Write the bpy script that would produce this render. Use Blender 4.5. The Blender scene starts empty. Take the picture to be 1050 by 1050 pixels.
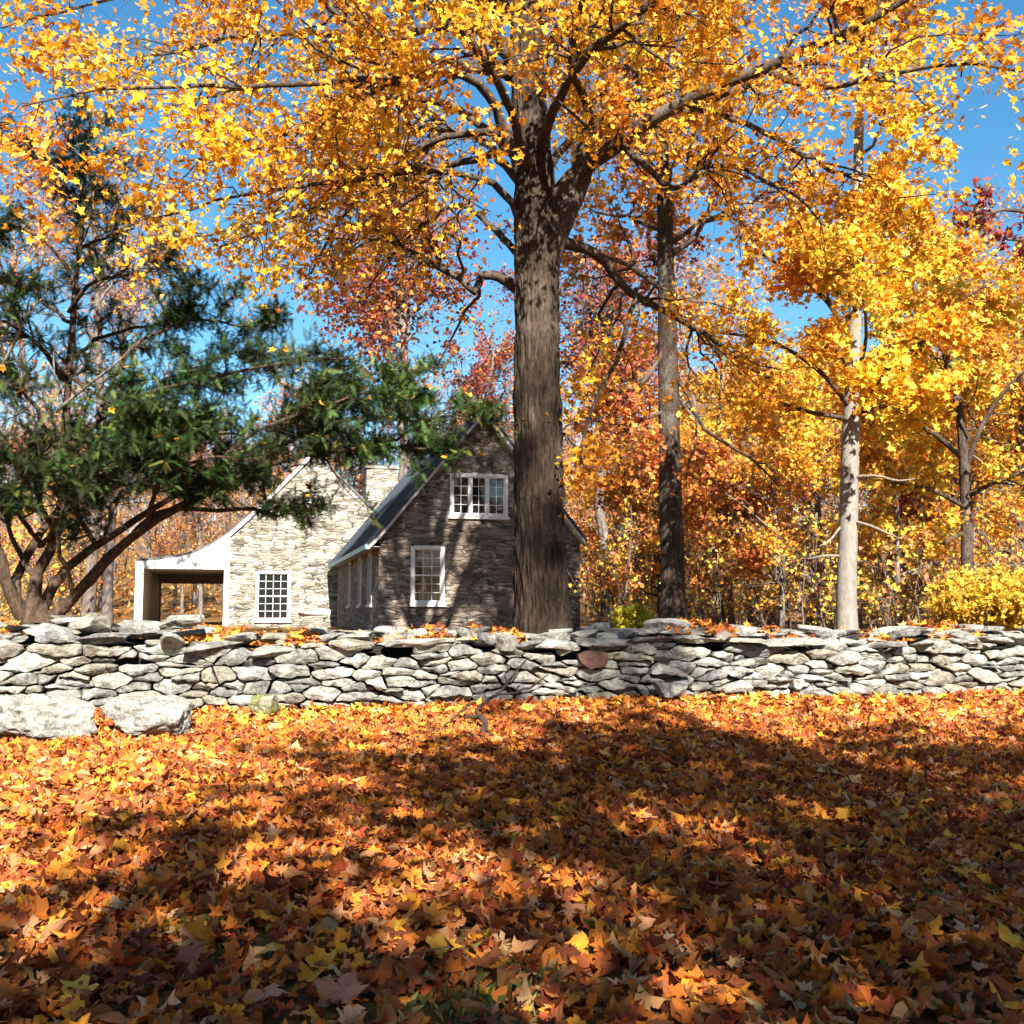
import bpy, bmesh, math, random
import numpy as np
from mathutils import Vector, noise as mnoise

# ------------------------------------------------------------------ camera, sky, sun, exposure
SC = bpy.context.scene
COL = SC.collection
F = 1053.0                                   # focal length in pixels of the 1050 px photograph
PITCH = math.atan(103.0 / F)
EYE = np.array([0.0, 0.0, 1.5])
cam_data = bpy.data.cameras.new("camera")
cam = bpy.data.objects.new("camera", cam_data)
COL.objects.link(cam)
cam_data.sensor_width = 36.0
cam_data.lens = 36.0 * F / 1050.0
cam_data.clip_end = 3000.0
cam.location = EYE
cam.rotation_euler = (math.pi / 2 + PITCH, 0, 0)
SC.camera = cam

SUN_EL, SUN_AZ = math.radians(37.0), math.radians(11.0)      # behind the camera, a little to the right
world = bpy.data.worlds.new("World")
SC.world = world
world.use_nodes = True
wn = world.node_tree
sky = wn.nodes.new("ShaderNodeTexSky")
sky.sky_type = 'NISHITA'
sky.sun_disc = False
sky.sun_elevation = SUN_EL
sky.sun_rotation = math.pi - SUN_AZ
sky.air_density = 1.0
sky.dust_density = 0.2
sky.ozone_density = 2.0
hs = wn.nodes.new("ShaderNodeHueSaturation")
hs.inputs["Saturation"].default_value = 1.3
hs.inputs["Hue"].default_value = 0.488
wn.links.new(sky.outputs[0], hs.inputs["Color"])
wn.links.new(hs.outputs[0], wn.nodes["Background"].inputs[0])
wn.nodes["Background"].inputs[1].default_value = 0.0525

sun_data = bpy.data.lights.new("sun", 'SUN')
sun_data.energy = 5.0
sun_data.angle = math.radians(0.55)
sun_data.color = (1.0, 0.93, 0.82)
sun = bpy.data.objects.new("sun", sun_data)
COL.objects.link(sun)
TO_SUN = Vector((math.sin(SUN_AZ) * math.cos(SUN_EL), -math.cos(SUN_AZ) * math.cos(SUN_EL), math.sin(SUN_EL)))
sun.rotation_euler = TO_SUN.to_track_quat('Z', 'Y').to_euler()
sun.location = TO_SUN * 60

SC.view_settings.view_transform = 'Standard'
SC.view_settings.look = 'None'
SC.view_settings.gamma = 1.0
SC.view_settings.exposure = 2.0
try:
    SC.cycles.max_bounces = 6
    SC.cycles.diffuse_bounces = 4
    SC.cycles.glossy_bounces = 2
    SC.cycles.transmission_bounces = 4
    SC.cycles.use_denoising = True
except Exception:
    pass

# ------------------------------------------------------------------ helpers
def norm(v):
    return v / np.maximum(np.linalg.norm(v, axis=-1, keepdims=True), 1e-9)

CP, SP = math.cos(PITCH), math.sin(PITCH)
def ray(px, py):
    u, v = (px - 525.0) / F, -(py - 525.0) / F
    return np.array([u, CP - v * SP, SP + v * CP])

def P(px, py, d):
    r = ray(px, py)
    return EYE + r * (d / r[1])

def lin(r, g, b):
    f = lambda c: (c / 255 / 12.92) if c / 255 <= 0.04045 else ((c / 255 + 0.055) / 1.055) ** 2.4
    return (f(r), f(g), f(b))

def tag(o, label=None, cat=None, group=None, kind=None):
    if label: o["label"] = label
    if cat: o["category"] = cat
    if group: o["group"] = group
    if kind: o["kind"] = kind
    return o

def empty(name, loc, rz=0.0):
    o = bpy.data.objects.new(name, None)
    COL.objects.link(o)
    o.location = [float(c) for c in loc]
    o.rotation_euler = (0, 0, rz)
    o.empty_display_size = 0.3
    return o

def link(name, me, parent=None):
    o = bpy.data.objects.new(name, me)
    COL.objects.link(o)
    if parent is not None:
        o.parent = parent
    return o

def np_mesh(name, co, loops, starts, m, cols=None, smooth=False):
    me = bpy.data.meshes.new(name)
    co = np.ascontiguousarray(co, dtype=np.float32)
    me.vertices.add(len(co))
    me.vertices.foreach_set("co", co.ravel())
    loops = np.ascontiguousarray(loops, dtype=np.int32).ravel()
    me.loops.add(len(loops))
    me.loops.foreach_set("vertex_index", loops)
    starts = np.ascontiguousarray(starts, dtype=np.int32).ravel()
    me.polygons.add(len(starts))
    me.polygons.foreach_set("loop_start", starts)
    if cols is not None:
        a = me.color_attributes.new("Col", 'FLOAT_COLOR', 'POINT')
        c4 = np.ones((len(co), 4), np.float32)
        c4[:, :3] = cols
        a.data.foreach_set("color", c4.ravel())
    me.update(calc_edges=True)
    me.polygons.foreach_set("use_smooth", np.full(len(starts), bool(smooth)))
    me.materials.append(m)
    return me

def quads_mesh(name, co, quads, m, cols=None, smooth=False):
    quads = np.asarray(quads, dtype=np.int32)
    return np_mesh(name, co, quads, np.arange(len(quads)) * quads.shape[1], m, cols, smooth)

def py_mesh(name, vs, fs, m, smooth=False):
    me = bpy.data.meshes.new(name)
    me.from_pydata([tuple(map(float, v)) for v in vs], [], fs)
    me.materials.append(m)
    if smooth:
        for p in me.polygons: p.use_smooth = True
    me.update()
    return me

# ------------------------------------------------------------------ materials
def new_mat(name):
    m = bpy.data.materials.new(name)
    m.use_nodes = True
    nt = m.node_tree
    b = nt.nodes["Principled BSDF"]
    return m, nt, b

def nd(nt, t, **kw):
    n = nt.nodes.new(t)
    for k, v in kw.items():
        setattr(n, k, v)
    return n

def coords(nt, scale=(1, 1, 1), out="Object"):
    tc = nd(nt, "ShaderNodeTexCoord")
    mp = nd(nt, "ShaderNodeMapping")
    mp.inputs["Scale"].default_value = scale
    nt.links.new(tc.outputs[out], mp.inputs["Vector"])
    return mp.outputs["Vector"]

def noise_n(nt, vec, scale, detail=6, rough=0.6, dist=0.0):
    n = nd(nt, "ShaderNodeTexNoise")
    n.inputs["Scale"].default_value = scale
    n.inputs["Detail"].default_value = detail
    n.inputs["Roughness"].default_value = rough
    n.inputs["Distortion"].default_value = dist
    nt.links.new(vec, n.inputs["Vector"])
    return n

def ramp(nt, fac, stops):
    r = nd(nt, "ShaderNodeValToRGB")
    e = r.color_ramp.elements
    while len(e) < len(stops): e.new(0.5)
    for i, (p, c) in enumerate(stops):
        e[i].position = p
        e[i].color = (c[0], c[1], c[2], 1)
    nt.links.new(fac, r.inputs["Fac"])
    return r.outputs["Color"]

def mixc(nt, a, b, fac, mode='MIX'):
    m = nd(nt, "ShaderNodeMix", data_type='RGBA', blend_type=mode)
    for sock, v in ((m.inputs["Factor"], fac), (m.inputs["A"], a), (m.inputs["B"], b)):
        pass
    f_in = [s for s in m.inputs if s.name == "Factor" and s.type == 'VALUE'][0]
    a_in = [s for s in m.inputs if s.name == "A" and s.type == 'RGBA'][0]
    b_in = [s for s in m.inputs if s.name == "B" and s.type == 'RGBA'][0]
    for sock, v in ((f_in, fac), (a_in, a), (b_in, b)):
        if isinstance(v, bpy.types.NodeSocket): nt.links.new(v, sock)
        elif sock is f_in: sock.default_value = v
        else: sock.default_value = (*v[:3], 1)
    return [s for s in m.outputs if s.type == 'RGBA'][0]

def bump(nt, b, height, strength=0.5, dist=0.02):
    bp = nd(nt, "ShaderNodeBump")
    bp.inputs["Strength"].default_value = strength
    bp.inputs["Distance"].default_value = dist
    nt.links.new(height, bp.inputs["Height"])
    nt.links.new(bp.outputs[0], b.inputs["Normal"])

def leaf_material(name, trans=0.38, rough=0.5, spec=0.35):
    m, nt, b = new_mat(name)
    at = nd(nt, "ShaderNodeAttribute", attribute_name="Col")
    nt.links.new(at.outputs["Color"], b.inputs["Base Color"])
    b.inputs["Roughness"].default_value = rough
    b.inputs["Specular IOR Level"].default_value = spec
    tr = nd(nt, "ShaderNodeBsdfTranslucent")
    nt.links.new(at.outputs["Color"], tr.inputs["Color"])
    mx = nd(nt, "ShaderNodeMixShader")
    mx.inputs[0].default_value = trans
    nt.links.new(b.outputs[0], mx.inputs[1])
    nt.links.new(tr.outputs[0], mx.inputs[2])
    nt.links.new(mx.outputs[0], nt.nodes["Material Output"].inputs["Surface"])
    return m

def bark_material(name, dark, light, sc=6.0, strength=0.9, stretch=0.16, blotch=None):
    m, nt, b = new_mat(name)
    v = coords(nt, (1, 1, stretch))
    n1 = noise_n(nt, v, sc * 2.2, 8, 0.7, 0.3)
    c = ramp(nt, n1.outputs["Fac"], [(0.3, dark), (0.72, light)])
    v2 = coords(nt, (1, 1, 0.6))
    n2 = noise_n(nt, v2, 1.7, 5, 0.65)
    lich = ramp(nt, n2.outputs["Fac"], [(0.52, (0, 0, 0)), (0.7, (0.6, 0.6, 0.6))])
    c = mixc(nt, c, blotch or (0.30, 0.29, 0.26), lich)
    n3 = noise_n(nt, coords(nt, (1, 1, .45)), sc * 3.5, 6, 0.75, .5)
    c = mixc(nt, c, ramp(nt, n3.outputs["Fac"], [(0.36, (0.28, 0.26, 0.24)), (0.55, (1, 1, 1))]), 0.85, 'MULTIPLY')
    nt.links.new(c, b.inputs["Base Color"])
    b.inputs["Roughness"].default_value = 0.92
    b.inputs["Specular IOR Level"].default_value = 0.15
    bump(nt, b, n1.outputs["Fac"], strength, 0.05)
    return m

M_LEAF = leaf_material("maple_leaf", 0.42, 0.5, 0.2)
M_LITTER = leaf_material("fallen_leaf", 0.14, 0.65, 0.12)
M_NEEDLE = leaf_material("evergreen_spray", 0.2, 0.6, 0.12)
M_GRASS = leaf_material("grass_blade", 0.25, 0.5, 0.3)
M_BARK = bark_material("maple_bark", (0.006, 0.004, 0.003), (0.095, 0.068, 0.048), 8.0, 1.0, 0.2, (0.15, 0.125, 0.10))
M_LIMB = bark_material("limb_bark", (0.022, 0.015, 0.011), (0.12, 0.09, 0.07), 9.0, 0.6, 0.4, (0.17, 0.15, 0.13))
M_OAK = bark_material("oak_bark", (0.014, 0.010, 0.007), (0.095, 0.072, 0.055), 7.0, 0.9, 0.14, (0.20, 0.195, 0.18))
M_GREY = bark_material("grey_bark", (0.06, 0.05, 0.045), (0.25, 0.215, 0.19), 6.0, 0.5, 0.2, (0.33, 0.30, 0.28))
M_TWIG = bark_material("twig_bark", (0.07, 0.05, 0.045), (0.2, 0.16, 0.14), 6.0, 0.3, 0.4, (0.24, 0.2, 0.19))
M_YEW = bark_material("yew_bark", (0.025, 0.015, 0.010), (0.13, 0.085, 0.06), 8.0, 0.8, 0.15, (0.17, 0.13, 0.10))
M_DEAD = bark_material("dead_wood", (0.12, 0.09, 0.07), (0.33, 0.28, 0.23), 14.0, 0.5, 0.4)

def pale_bark():
    m, nt, b = new_mat("pale_bark")
    v = coords(nt, (1, 1, 0.5))
    n1 = noise_n(nt, v, 14, 8, 0.7, 0.4)
    c = ramp(nt, n1.outputs["Fac"], [(0.3, (0.11, 0.10, 0.088)), (0.7, (0.22, 0.20, 0.175))])
    v2 = coords(nt, (1, 1, 0.55))
    n2 = noise_n(nt, v2, 3.1, 4, 0.62, 0.6)
    mask = ramp(nt, n2.outputs["Fac"], [(0.60, (0, 0, 0)), (0.64, (1, 1, 1))])
    tc = nd(nt, "ShaderNodeTexCoord")
    sx = nd(nt, "ShaderNodeSeparateXYZ")
    nt.links.new(tc.outputs["Object"], sx.inputs[0])
    hi = ramp(nt, sx.outputs["Z"], [(0.0, (0, 0, 0)), (1.0, (1, 1, 1))])
    mr = nd(nt, "ShaderNodeMapRange")
    mr.inputs["From Min"].default_value = 2.2
    mr.inputs["From Max"].default_value = 3.2
    nt.links.new(sx.outputs["Z"], mr.inputs["Value"])
    mm = mixc(nt, (0, 0, 0), mask, mr.outputs[0])
    c = mixc(nt, c, (0.05, 0.042, 0.036), mm)
    nt.links.new(c, b.inputs["Base Color"])
    b.inputs["Roughness"].default_value = 0.85
    bump(nt, b, n1.outputs["Fac"], 0.5, 0.03)
    return m
M_PALE = pale_bark()

def fieldstone_material():
    m, nt, b = new_mat("fieldstone")
    at = nd(nt, "ShaderNodeAttribute", attribute_name="Col")
    v = coords(nt)
    n1 = noise_n(nt, v, 4.5, 10, 0.72, 0.2)
    n2 = noise_n(nt, v, 15, 8, 0.75)
    n3 = noise_n(nt, v, 60, 6, 0.75)
    dark = ramp(nt, n2.outputs["Fac"], [(0.36, (0.22, 0.215, 0.20)), (0.54, (1, 1, 1))])
    c = mixc(nt, at.outputs["Color"], dark, 0.85, 'MULTIPLY')
    lm = ramp(nt, n1.outputs["Fac"], [(0.50, (0, 0, 0)), (0.60, (0.75, 0.75, 0.75))])
    c = mixc(nt, c, (0.35, 0.345, 0.30), lm)
    sp = ramp(nt, n3.outputs["Fac"], [(0.32, (0.45, 0.44, 0.42)), (0.50, (1, 1, 1))])
    c = mixc(nt, c, sp, 0.75, 'MULTIPLY')
    nt.links.new(c, b.inputs["Base Color"])
    b.inputs["Roughness"].default_value = 0.9
    b.inputs["Specular IOR Level"].default_value = 0.2
    mxh = mixc(nt, n2.outputs["Color"], n3.outputs["Color"], 0.4)
    bump(nt, b, mxh, 1.0, 0.035)
    return m
M_STONE = fieldstone_material()

def masonry_material(name, tint):
    m, nt, b = new_mat(name)
    v0 = coords(nt)
    nz = noise_n(nt, v0, 1.6, 4, 0.6)
    warp = mixc(nt, v0, nz.outputs["Color"], 0.09)
    mp = nd(nt, "ShaderNodeMapping")
    mp.inputs["Scale"].default_value = (2.5, 2.5, 9.5)
    nt.links.new(warp, mp.inputs["Vector"])
    cells = nd(nt, "ShaderNodeTexVoronoi", feature='F1')
    cells.inputs["Scale"].default_value = 1.0
    cells.inputs["Randomness"].default_value = 0.9
    nt.links.new(mp.outputs[0], cells.inputs["Vector"])
    edge = nd(nt, "ShaderNodeTexVoronoi", feature='DISTANCE_TO_EDGE')
    edge.inputs["Scale"].default_value = 1.0
    edge.inputs["Randomness"].default_value = 0.9
    nt.links.new(mp.outputs[0], edge.inputs["Vector"])
    sep = nd(nt, "ShaderNodeSeparateColor")
    nt.links.new(cells.outputs["Color"], sep.inputs[0])
    t = tint
    c = ramp(nt, sep.outputs[0], [(0.0, (t[0] * .42, t[1] * .38, t[2] * .36)), (0.3, (t[0] * .75, t[1] * .7, t[2] * .64)), (0.6, t), (1.0, (t[0] * 1.45, t[1] * 1.42, t[2] * 1.36))])
    fine = noise_n(nt, v0, 22, 8, 0.7)
    fc = ramp(nt, fine.outputs["Fac"], [(0.3, (0.55, 0.54, 0.52)), (0.65, (1.1, 1.1, 1.1))])
    c = mixc(nt, c, fc, 0.8, 'MULTIPLY')
    big = noise_n(nt, v0, 0.7, 4, 0.6)
    bc = ramp(nt, big.outputs["Fac"], [(0.3, (0.75, 0.74, 0.73)), (0.65, (1.05, 1.05, 1.05))])
    c = mixc(nt, c, bc, 0.9, 'MULTIPLY')
    # open joints in some courses, pale pointing in the others
    jm = ramp(nt, edge.outputs["Distance"], [(0.03, (1, 1, 1)), (0.085, (0, 0, 0))])
    jn = noise_n(nt, v0, 2.6, 3, 0.6)
    jc = ramp(nt, jn.outputs["Fac"], [(0.44, (0.045, 0.04, 0.035)), (0.58, (t[0] * 1.05, t[1] * 1.0, t[2] * 0.92))])
    c = mixc(nt, c, jc, jm)
    nt.links.new(c, b.inputs["Base Color"])
    b.inputs["Roughness"].default_value = 0.93
    b.inputs["Specular IOR Level"].default_value = 0.15
    hh = ramp(nt, edge.outputs["Distance"], [(0.0, (0, 0, 0)), (0.16, (0.8, 0.8, 0.8))])
    hh = mixc(nt, hh, fine.outputs["Color"], 0.3)
    bump(nt, b, hh, 0.9, 0.05)
    return m
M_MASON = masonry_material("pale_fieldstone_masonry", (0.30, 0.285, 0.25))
M_MASON_SHADED = masonry_material("shaded_fieldstone_masonry", (0.22, 0.185, 0.16))  # same stone with the gable's shade put into a darker tint

def simple_mat(name, color, rough=0.6, spec=0.4, n_scale=8, n_amt=0.15, metallic=0.0):
    m, nt, b = new_mat(name)
    v = coords(nt)
    n = noise_n(nt, v, n_scale, 6, 0.65)
    k = 1 - n_amt * 2
    c = ramp(nt, n.outputs["Fac"], [(0.3, tuple(c * k for c in color)), (0.7, color)])
    nt.links.new(c, b.inputs["Base Color"])
    b.inputs["Roughness"].default_value = rough
    b.inputs["Specular IOR Level"].default_value = spec
    b.inputs["Metallic"].default_value = metallic
    bump(nt, b, n.outputs["Fac"], 0.15, 0.01)
    return m
M_WHITE = simple_mat("white_paint", (0.66, 0.645, 0.61), 0.55, 0.4, 5, 0.06)
M_TRIM = simple_mat("weathered_trim", (0.42, 0.36, 0.33), 0.6, 0.3, 6, 0.1)
M_TAN = simple_mat("tan_soffit", (0.42, 0.33, 0.25), 0.7, 0.2, 4, 0.08)
M_METAL = simple_mat("blue_grey_metal_roof", (0.018, 0.030, 0.048), 0.4, 0.4, 2.0, 0.15, 0.2)
M_SUN_EDGE = simple_mat("sunlit_turquoise_edge", (0.16, 0.33, 0.33), 0.5, 0.5, 4, 0.12)  # turquoise of the sunlit eave sliver put into the colour
M_SLATE = simple_mat("slate", (0.10, 0.105, 0.11), 0.7, 0.4, 6, 0.2)
M_ROOM_DARK = simple_mat("dark_room", (0.012, 0.012, 0.013), 0.9, 0.1)  # darkness of the unlit rooms put into the colour
M_FLAG = simple_mat("porch_floor", (0.25, 0.23, 0.2), 0.85, 0.2)

def glass_mat():
    m, nt, b = new_mat("window_glass")
    b.inputs["Base Color"].default_value = (0.012, 0.013, 0.014, 1)
    b.inputs["Roughness"].default_value = 0.03
    b.inputs["IOR"].default_value = 1.62
    b.inputs["Specular IOR Level"].default_value = 0.5
    v = coords(nt)
    n = noise_n(nt, v, 1.6, 2, 0.5)
    bump(nt, b, n.outputs["Fac"], 0.05, 0.05)
    return m
M_GLASS = glass_mat()

def ground_mat():
    m, nt, b = new_mat("leaf_mould")
    v = coords(nt)
    vo = nd(nt, "ShaderNodeTexVoronoi", feature='F1')
    vo.inputs["Scale"].default_value = 9.0
    nt.links.new(v, vo.inputs["Vector"])
    sep = nd(nt, "ShaderNodeSeparateColor")
    nt.links.new(vo.outputs["Color"], sep.inputs[0])
    c = ramp(nt, sep.outputs[0], [(0.0, (0.05, 0.028, 0.012)), (0.4, (0.13, 0.06, 0.02)), (0.75, (0.22, 0.11, 0.035)), (1.0, (0.33, 0.20, 0.07))])
    n = noise_n(nt, v, 1.3, 6, 0.7)
    g = ramp(nt, n.outputs["Fac"], [(0.45, (0, 0, 0)), (0.62, (0.6, 0.6, 0.6))])
    c = mixc(nt, c, (0.055, 0.06, 0.018), g)
    nt.links.new(c, b.inputs["Base Color"])
    b.inputs["Roughness"].default_value = 0.95
    b.inputs["Specular IOR Level"].default_value = 0.1
    n2 = noise_n(nt, v, 18, 6, 0.7)
    bump(nt, b, n2.outputs["Fac"], 0.8, 0.06)
    return m
M_GROUND = ground_mat()

# ------------------------------------------------------------------ terrain
WX = np.array([-40, -14, -9, -5.5, 0, 6.7, 11, 16, 40.0])
WY = np.array([8.0, 10.3, 10.75, 11.2, 12.0, 13.3, 14.1, 15.0, 18.0])
def wall_y(x):
    return np.interp(x, WX, WY)

def front_z(x, y):
    x, y = np.asarray(x, float), np.asarray(y, float)
    return 0.031 * np.minimum(y, 16) + 0.03 * np.sin(x * 0.9 + 0.4) * np.sin(y * 0.7) + 0.012 * np.sin(x * 2.3 + y * 1.9)

def back_z(x, y):
    x, y = np.asarray(x, float), np.asarray(y, float)
    base = 1.04 - 0.012 * np.clip(x, 0, 12) - 0.12 * np.clip((y - 18) / 12, 0, 1)
    far = np.clip((y - 55) / 120, 0, 1)
    return base + 0.04 * np.sin(x * .5) * np.sin(y * .4) + 14.0 * far * far

def ground_z(x, y):
    x, y = np.asarray(x, float), np.asarray(y, float)
    t = np.clip((y - wall_y(x) - 0.25) / 0.4, 0, 1)
    t = t * t * (3 - 2 * t)
    return front_z(x, y) * (1 - t) + back_z(x, y) * t

xs = np.concatenate([np.linspace(-420, -60, 10), np.linspace(-50, -16, 18), np.linspace(-15, 15, 101), np.linspace(16, 50, 18), np.linspace(60, 420, 10)])
ys = np.concatenate([np.linspace(-60, -6, 14), np.linspace(-5, 18, 116), np.linspace(19, 60, 42), np.linspace(65, 160, 20), np.linspace(180, 600, 8)])
gx, gy = np.meshgrid(xs, ys)
gco = np.stack([gx, gy, ground_z(gx, gy)], -1).reshape(-1, 3)
nx, ny = len(xs), len(ys)
ii, jj = np.meshgrid(np.arange(nx - 1), np.arange(ny - 1))
a0 = (jj * nx + ii).ravel()
gq = np.stack([a0, a0 + 1, a0 + 1 + nx, a0 + nx], -1)
tag(link("ground", quads_mesh("ground", gco, gq, M_GROUND, None, True)), kind="structure")

# ------------------------------------------------------------------ tubes, branches, leaves (vectorised)
class Wood:
    """Collects tapered tubes and builds ONE mesh."""
    def __init__(self):
        self.co, self.q, self.n = [], [], 0

    def tubes(self, pts, rad, sides):
        pts = np.asarray(pts, float); rad = np.asarray(rad, float)
        if pts.ndim == 2: pts, rad = pts[None], rad[None]
        B, K, _ = pts.shape
        t = norm(np.gradient(pts, axis=1))
        d = norm(pts[:, -1] - pts[:, 0])
        ref = np.where(np.abs(d[:, 2:3]) < 0.8, np.array([[0, 0, 1.0]]), np.array([[1.0, 0, 0]]))[:, None, :]
        u = norm(np.cross(t, np.broadcast_to(ref, t.shape)))
        w = np.cross(t, u)
        a = np.arange(sides) / sides * 2 * np.pi
        ring = pts[:, :, None, :] + rad[:, :, None, None] * (np.cos(a)[None, None, :, None] * u[:, :, None, :] + np.sin(a)[None, None, :, None] * w[:, :, None, :])
        co = ring.reshape(-1, 3)
        b, k, s = np.meshgrid(np.arange(B), np.arange(K - 1), np.arange(sides), indexing='ij')
        i00 = (b * K + k) * sides + s
        i01 = (b * K + k) * sides + (s + 1) % sides
        q = np.stack([i00, i01, i01 + sides, i00 + sides], -1).reshape(-1, 4) + self.n
        self.co.append(co); self.q.append(q); self.n += len(co)
        return self

    def mesh(self, name, m):
        return quads_mesh(name, np.concatenate(self.co), np.concatenate(self.q), m, None, True)

def catmull(pts, n):
    """Resample hand-laid rows (x, y, z, radius) smoothly to n points."""
    p = np.asarray(pts, float)
    p = np.vstack([2 * p[0] - p[1], p, 2 * p[-1] - p[-2]])
    m = len(p) - 3
    out = []
    for v in np.linspace(0, m - 1e-6, n):
        i = int(v); t = v - i
        a, b, c, d = p[i], p[i + 1], p[i + 2], p[i + 3]
        out.append(0.5 * (2 * b + (c - a) * t + (2 * a - 5 * b + 4 * c - d) * t * t + (3 * b - a - 3 * c + d) * t ** 3))
    return np.array(out)

def spawn(rng, pts, rad, n_per, tmin, ang, length, up=0.1, bend=0.25, K=6, rfac=0.6, flat=0.0, tmax=1.0, wig=0.05):
    """Children of the branches PTS (B,K,3). length: (lo, hi) absolute, shortened towards the tip."""
    B, KP, _ = pts.shape
    idx = np.repeat(np.arange(B), n_per)
    N = len(idx)
    t = rng.uniform(tmin, tmax, N) ** 0.9
    f = t * (KP - 1); i = np.minimum(f.astype(int), KP - 2); w = (f - i)[:, None]
    pos = pts[idx, i] * (1 - w) + pts[idx, i + 1] * w
    tan = norm(pts[idx, i + 1] - pts[idx, i])
    r = rad[idx, i] * (1 - w[:, 0]) + rad[idx, i + 1] * w[:, 0]
    g = rng.normal(size=(N, 3)); g[:, 2] *= (1 - flat)
    perp = norm(g - (g * tan).sum(-1, keepdims=True) * tan)
    a = rng.uniform(ang[0], ang[1], N)[:, None]
    d = norm(np.cos(a) * tan + np.sin(a) * perp + np.array([0, 0, up]))
    L = rng.uniform(length[0], length[1], N) * (1.15 - 0.6 * t)
    k = np.linspace(0, 1, K)[None, :, None]
    bd = rng.normal(size=(N, 3)) * bend
    wg = np.cumsum(rng.normal(size=(N, K, 3)) * wig, axis=1); wg[:, 0] = 0
    p = pos[:, None] + L[:, None, None] * (d[:, None] * k + bd[:, None] * k * k + wg)
    r0 = np.minimum(r * rfac, L * 0.022)
    rr = r0[:, None] * (1 - 0.75 * np.linspace(0, 1, K)[None])
    return p, rr

def along(rng, pts, n_per, tmin=0.15, spread=0.08):
    B, K, _ = pts.shape
    idx = np.repeat(np.arange(B), n_per)
    t = rng.uniform(tmin, 1.0, len(idx))
    f = t * (K - 1); i = np.minimum(f.astype(int), K - 2); w = (f - i)[:, None]
    pos = pts[idx, i] * (1 - w) + pts[idx, i + 1] * w
    return pos + rng.normal(size=pos.shape) * spread

# maple leaf outline, stem at the origin, tip at (0, 1)
_half = [(0.05, 0.02), (0.16, -0.08), (0.37, -0.05), (0.32, 0.09), (0.45, 0.17), (0.57, 0.42), (0.40, 0.41), (0.35, 0.52), (0.21, 0.52), (0.24, 0.70), (0.10, 0.77)]
LEAF_HI = np.array(_half + [(0, 1.02)] + [(-x, y) for x, y in reversed(_half)])
_half = [(0.06, 0.0), (0.38, -0.06), (0.30, 0.14), (0.55, 0.44), (0.18, 0.48), (0.16, 0.72)]
LEAF_LO = np.array(_half + [(0, 1.0)] + [(-x, y) for x, y in reversed(_half)])
_half = [(0.25, 0.1), (0.45, 0.4), (0.15, 0.6)]
LEAF_FAR = np.array([(0, 0)] + _half + [(0, 1.0)] + [(-x, y) for x, y in reversed(_half)])

def frames(rng, n, bias, spread):
    nr = norm(np.asarray(bias)[None] + rng.normal(size=(n, 3)) * spread)
    g = rng.normal(size=(n, 3))
    u = norm(np.cross(nr, g))
    v = np.cross(nr, u)
    return u, v, nr

def pick(rng, n, palette, jitter=0.16):
    cols = np.array([c for _, c in palette]); w = np.array([w for w, _ in palette], float)
    i = rng.choice(len(cols), n, p=w / w.sum())
    return np.clip(cols[i] * rng.uniform(1 - jitter, 1 + jitter, (n, 1)) * (1 + rng.normal(size=(n, 3)) * 0.05), 0.003, 0.92)

def leaf_mesh(rng, name, pos, size, cols, m, shape=LEAF_LO, bias=(0, -0.15, 0.55), spread=0.7):
    """Flat lobed leaves, one polygon each, all in one mesh."""
    n, k = len(pos), len(shape)
    u, v, nr = frames(rng, n, bias, spread)
    s = np.asarray(size)[:, None, None]
    x = shape[None, :, 0:1]; y = shape[None, :, 1:2] - 0.4
    fold = np.abs(x) * rng.uniform(-0.1, 0.5, (n, 1, 1))
    co = pos[:, None, :] + s * (x * u[:, None] + y * v[:, None] + fold * nr[:, None])
    return np_mesh(name, co.reshape(-1, 3), np.arange(n * k), np.arange(n) * k, m, np.repeat(cols, k, axis=0))

def curled_leaf_arrays(rng, pos, size, cols, bias=(0, 0, 1), spread=0.3, curl=1.0, shape=LEAF_HI):
    """Triangle-fan leaves with a folded midrib and curled lobes: (co, tris, cols)."""
    n, k = len(pos), len(shape)
    u, v, nr = frames(rng, n, bias, spread)
    pts = np.vstack([[0, 0.36], shape])
    x = pts[None, :, 0] * rng.uniform(0.8, 1.15, (n, 1)); y = pts[None, :, 1] - 0.4
    c1 = rng.uniform(-0.5, 0.9, (n, 1)) * curl; c2 = rng.uniform(-0.5, 0.7, (n, 1)) * curl; c3 = rng.normal(size=(n, 1)) * 0.3 * curl
    z = c1 * np.abs(x) * 0.6 + c2 * y * y + c3 * x * y * 1.5 + rng.normal(size=(n, k + 1)) * 0.035 * curl
    wob = rng.uniform(.82, 1.15, (n, k + 1)); x = x * wob; y = (y + .04) * wob - .04
    z = z + .10 * curl * np.sin(4 * np.arctan2(y, x) + rng.uniform(0, 6.28, (n, 1))) * np.hypot(x, y)
    z = z - z.mean(1, keepdims=True)
    s = np.asarray(size)[:, None, None]
    co = pos[:, None] + s * (x[..., None] * u[:, None] + y[..., None] * v[:, None] + z[..., None] * nr[:, None])
    r = np.arange(1, k + 1)
    tri = np.stack([np.zeros(k, int), r, np.roll(r, -1)], -1)
    tris = (tri[None] + (np.arange(n) * (k + 1))[:, None, None]).reshape(-1, 3)
    cc = np.repeat(cols, k + 1, axis=0).reshape(n, k + 1, 3)
    cc = cc * (1 - 0.25 * (np.hypot(x, y)[..., None] > 0.42) * rng.uniform(0, 1, (n, 1, 1)))
    return co.reshape(-1, 3), tris, cc.reshape(-1, 3)

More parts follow.
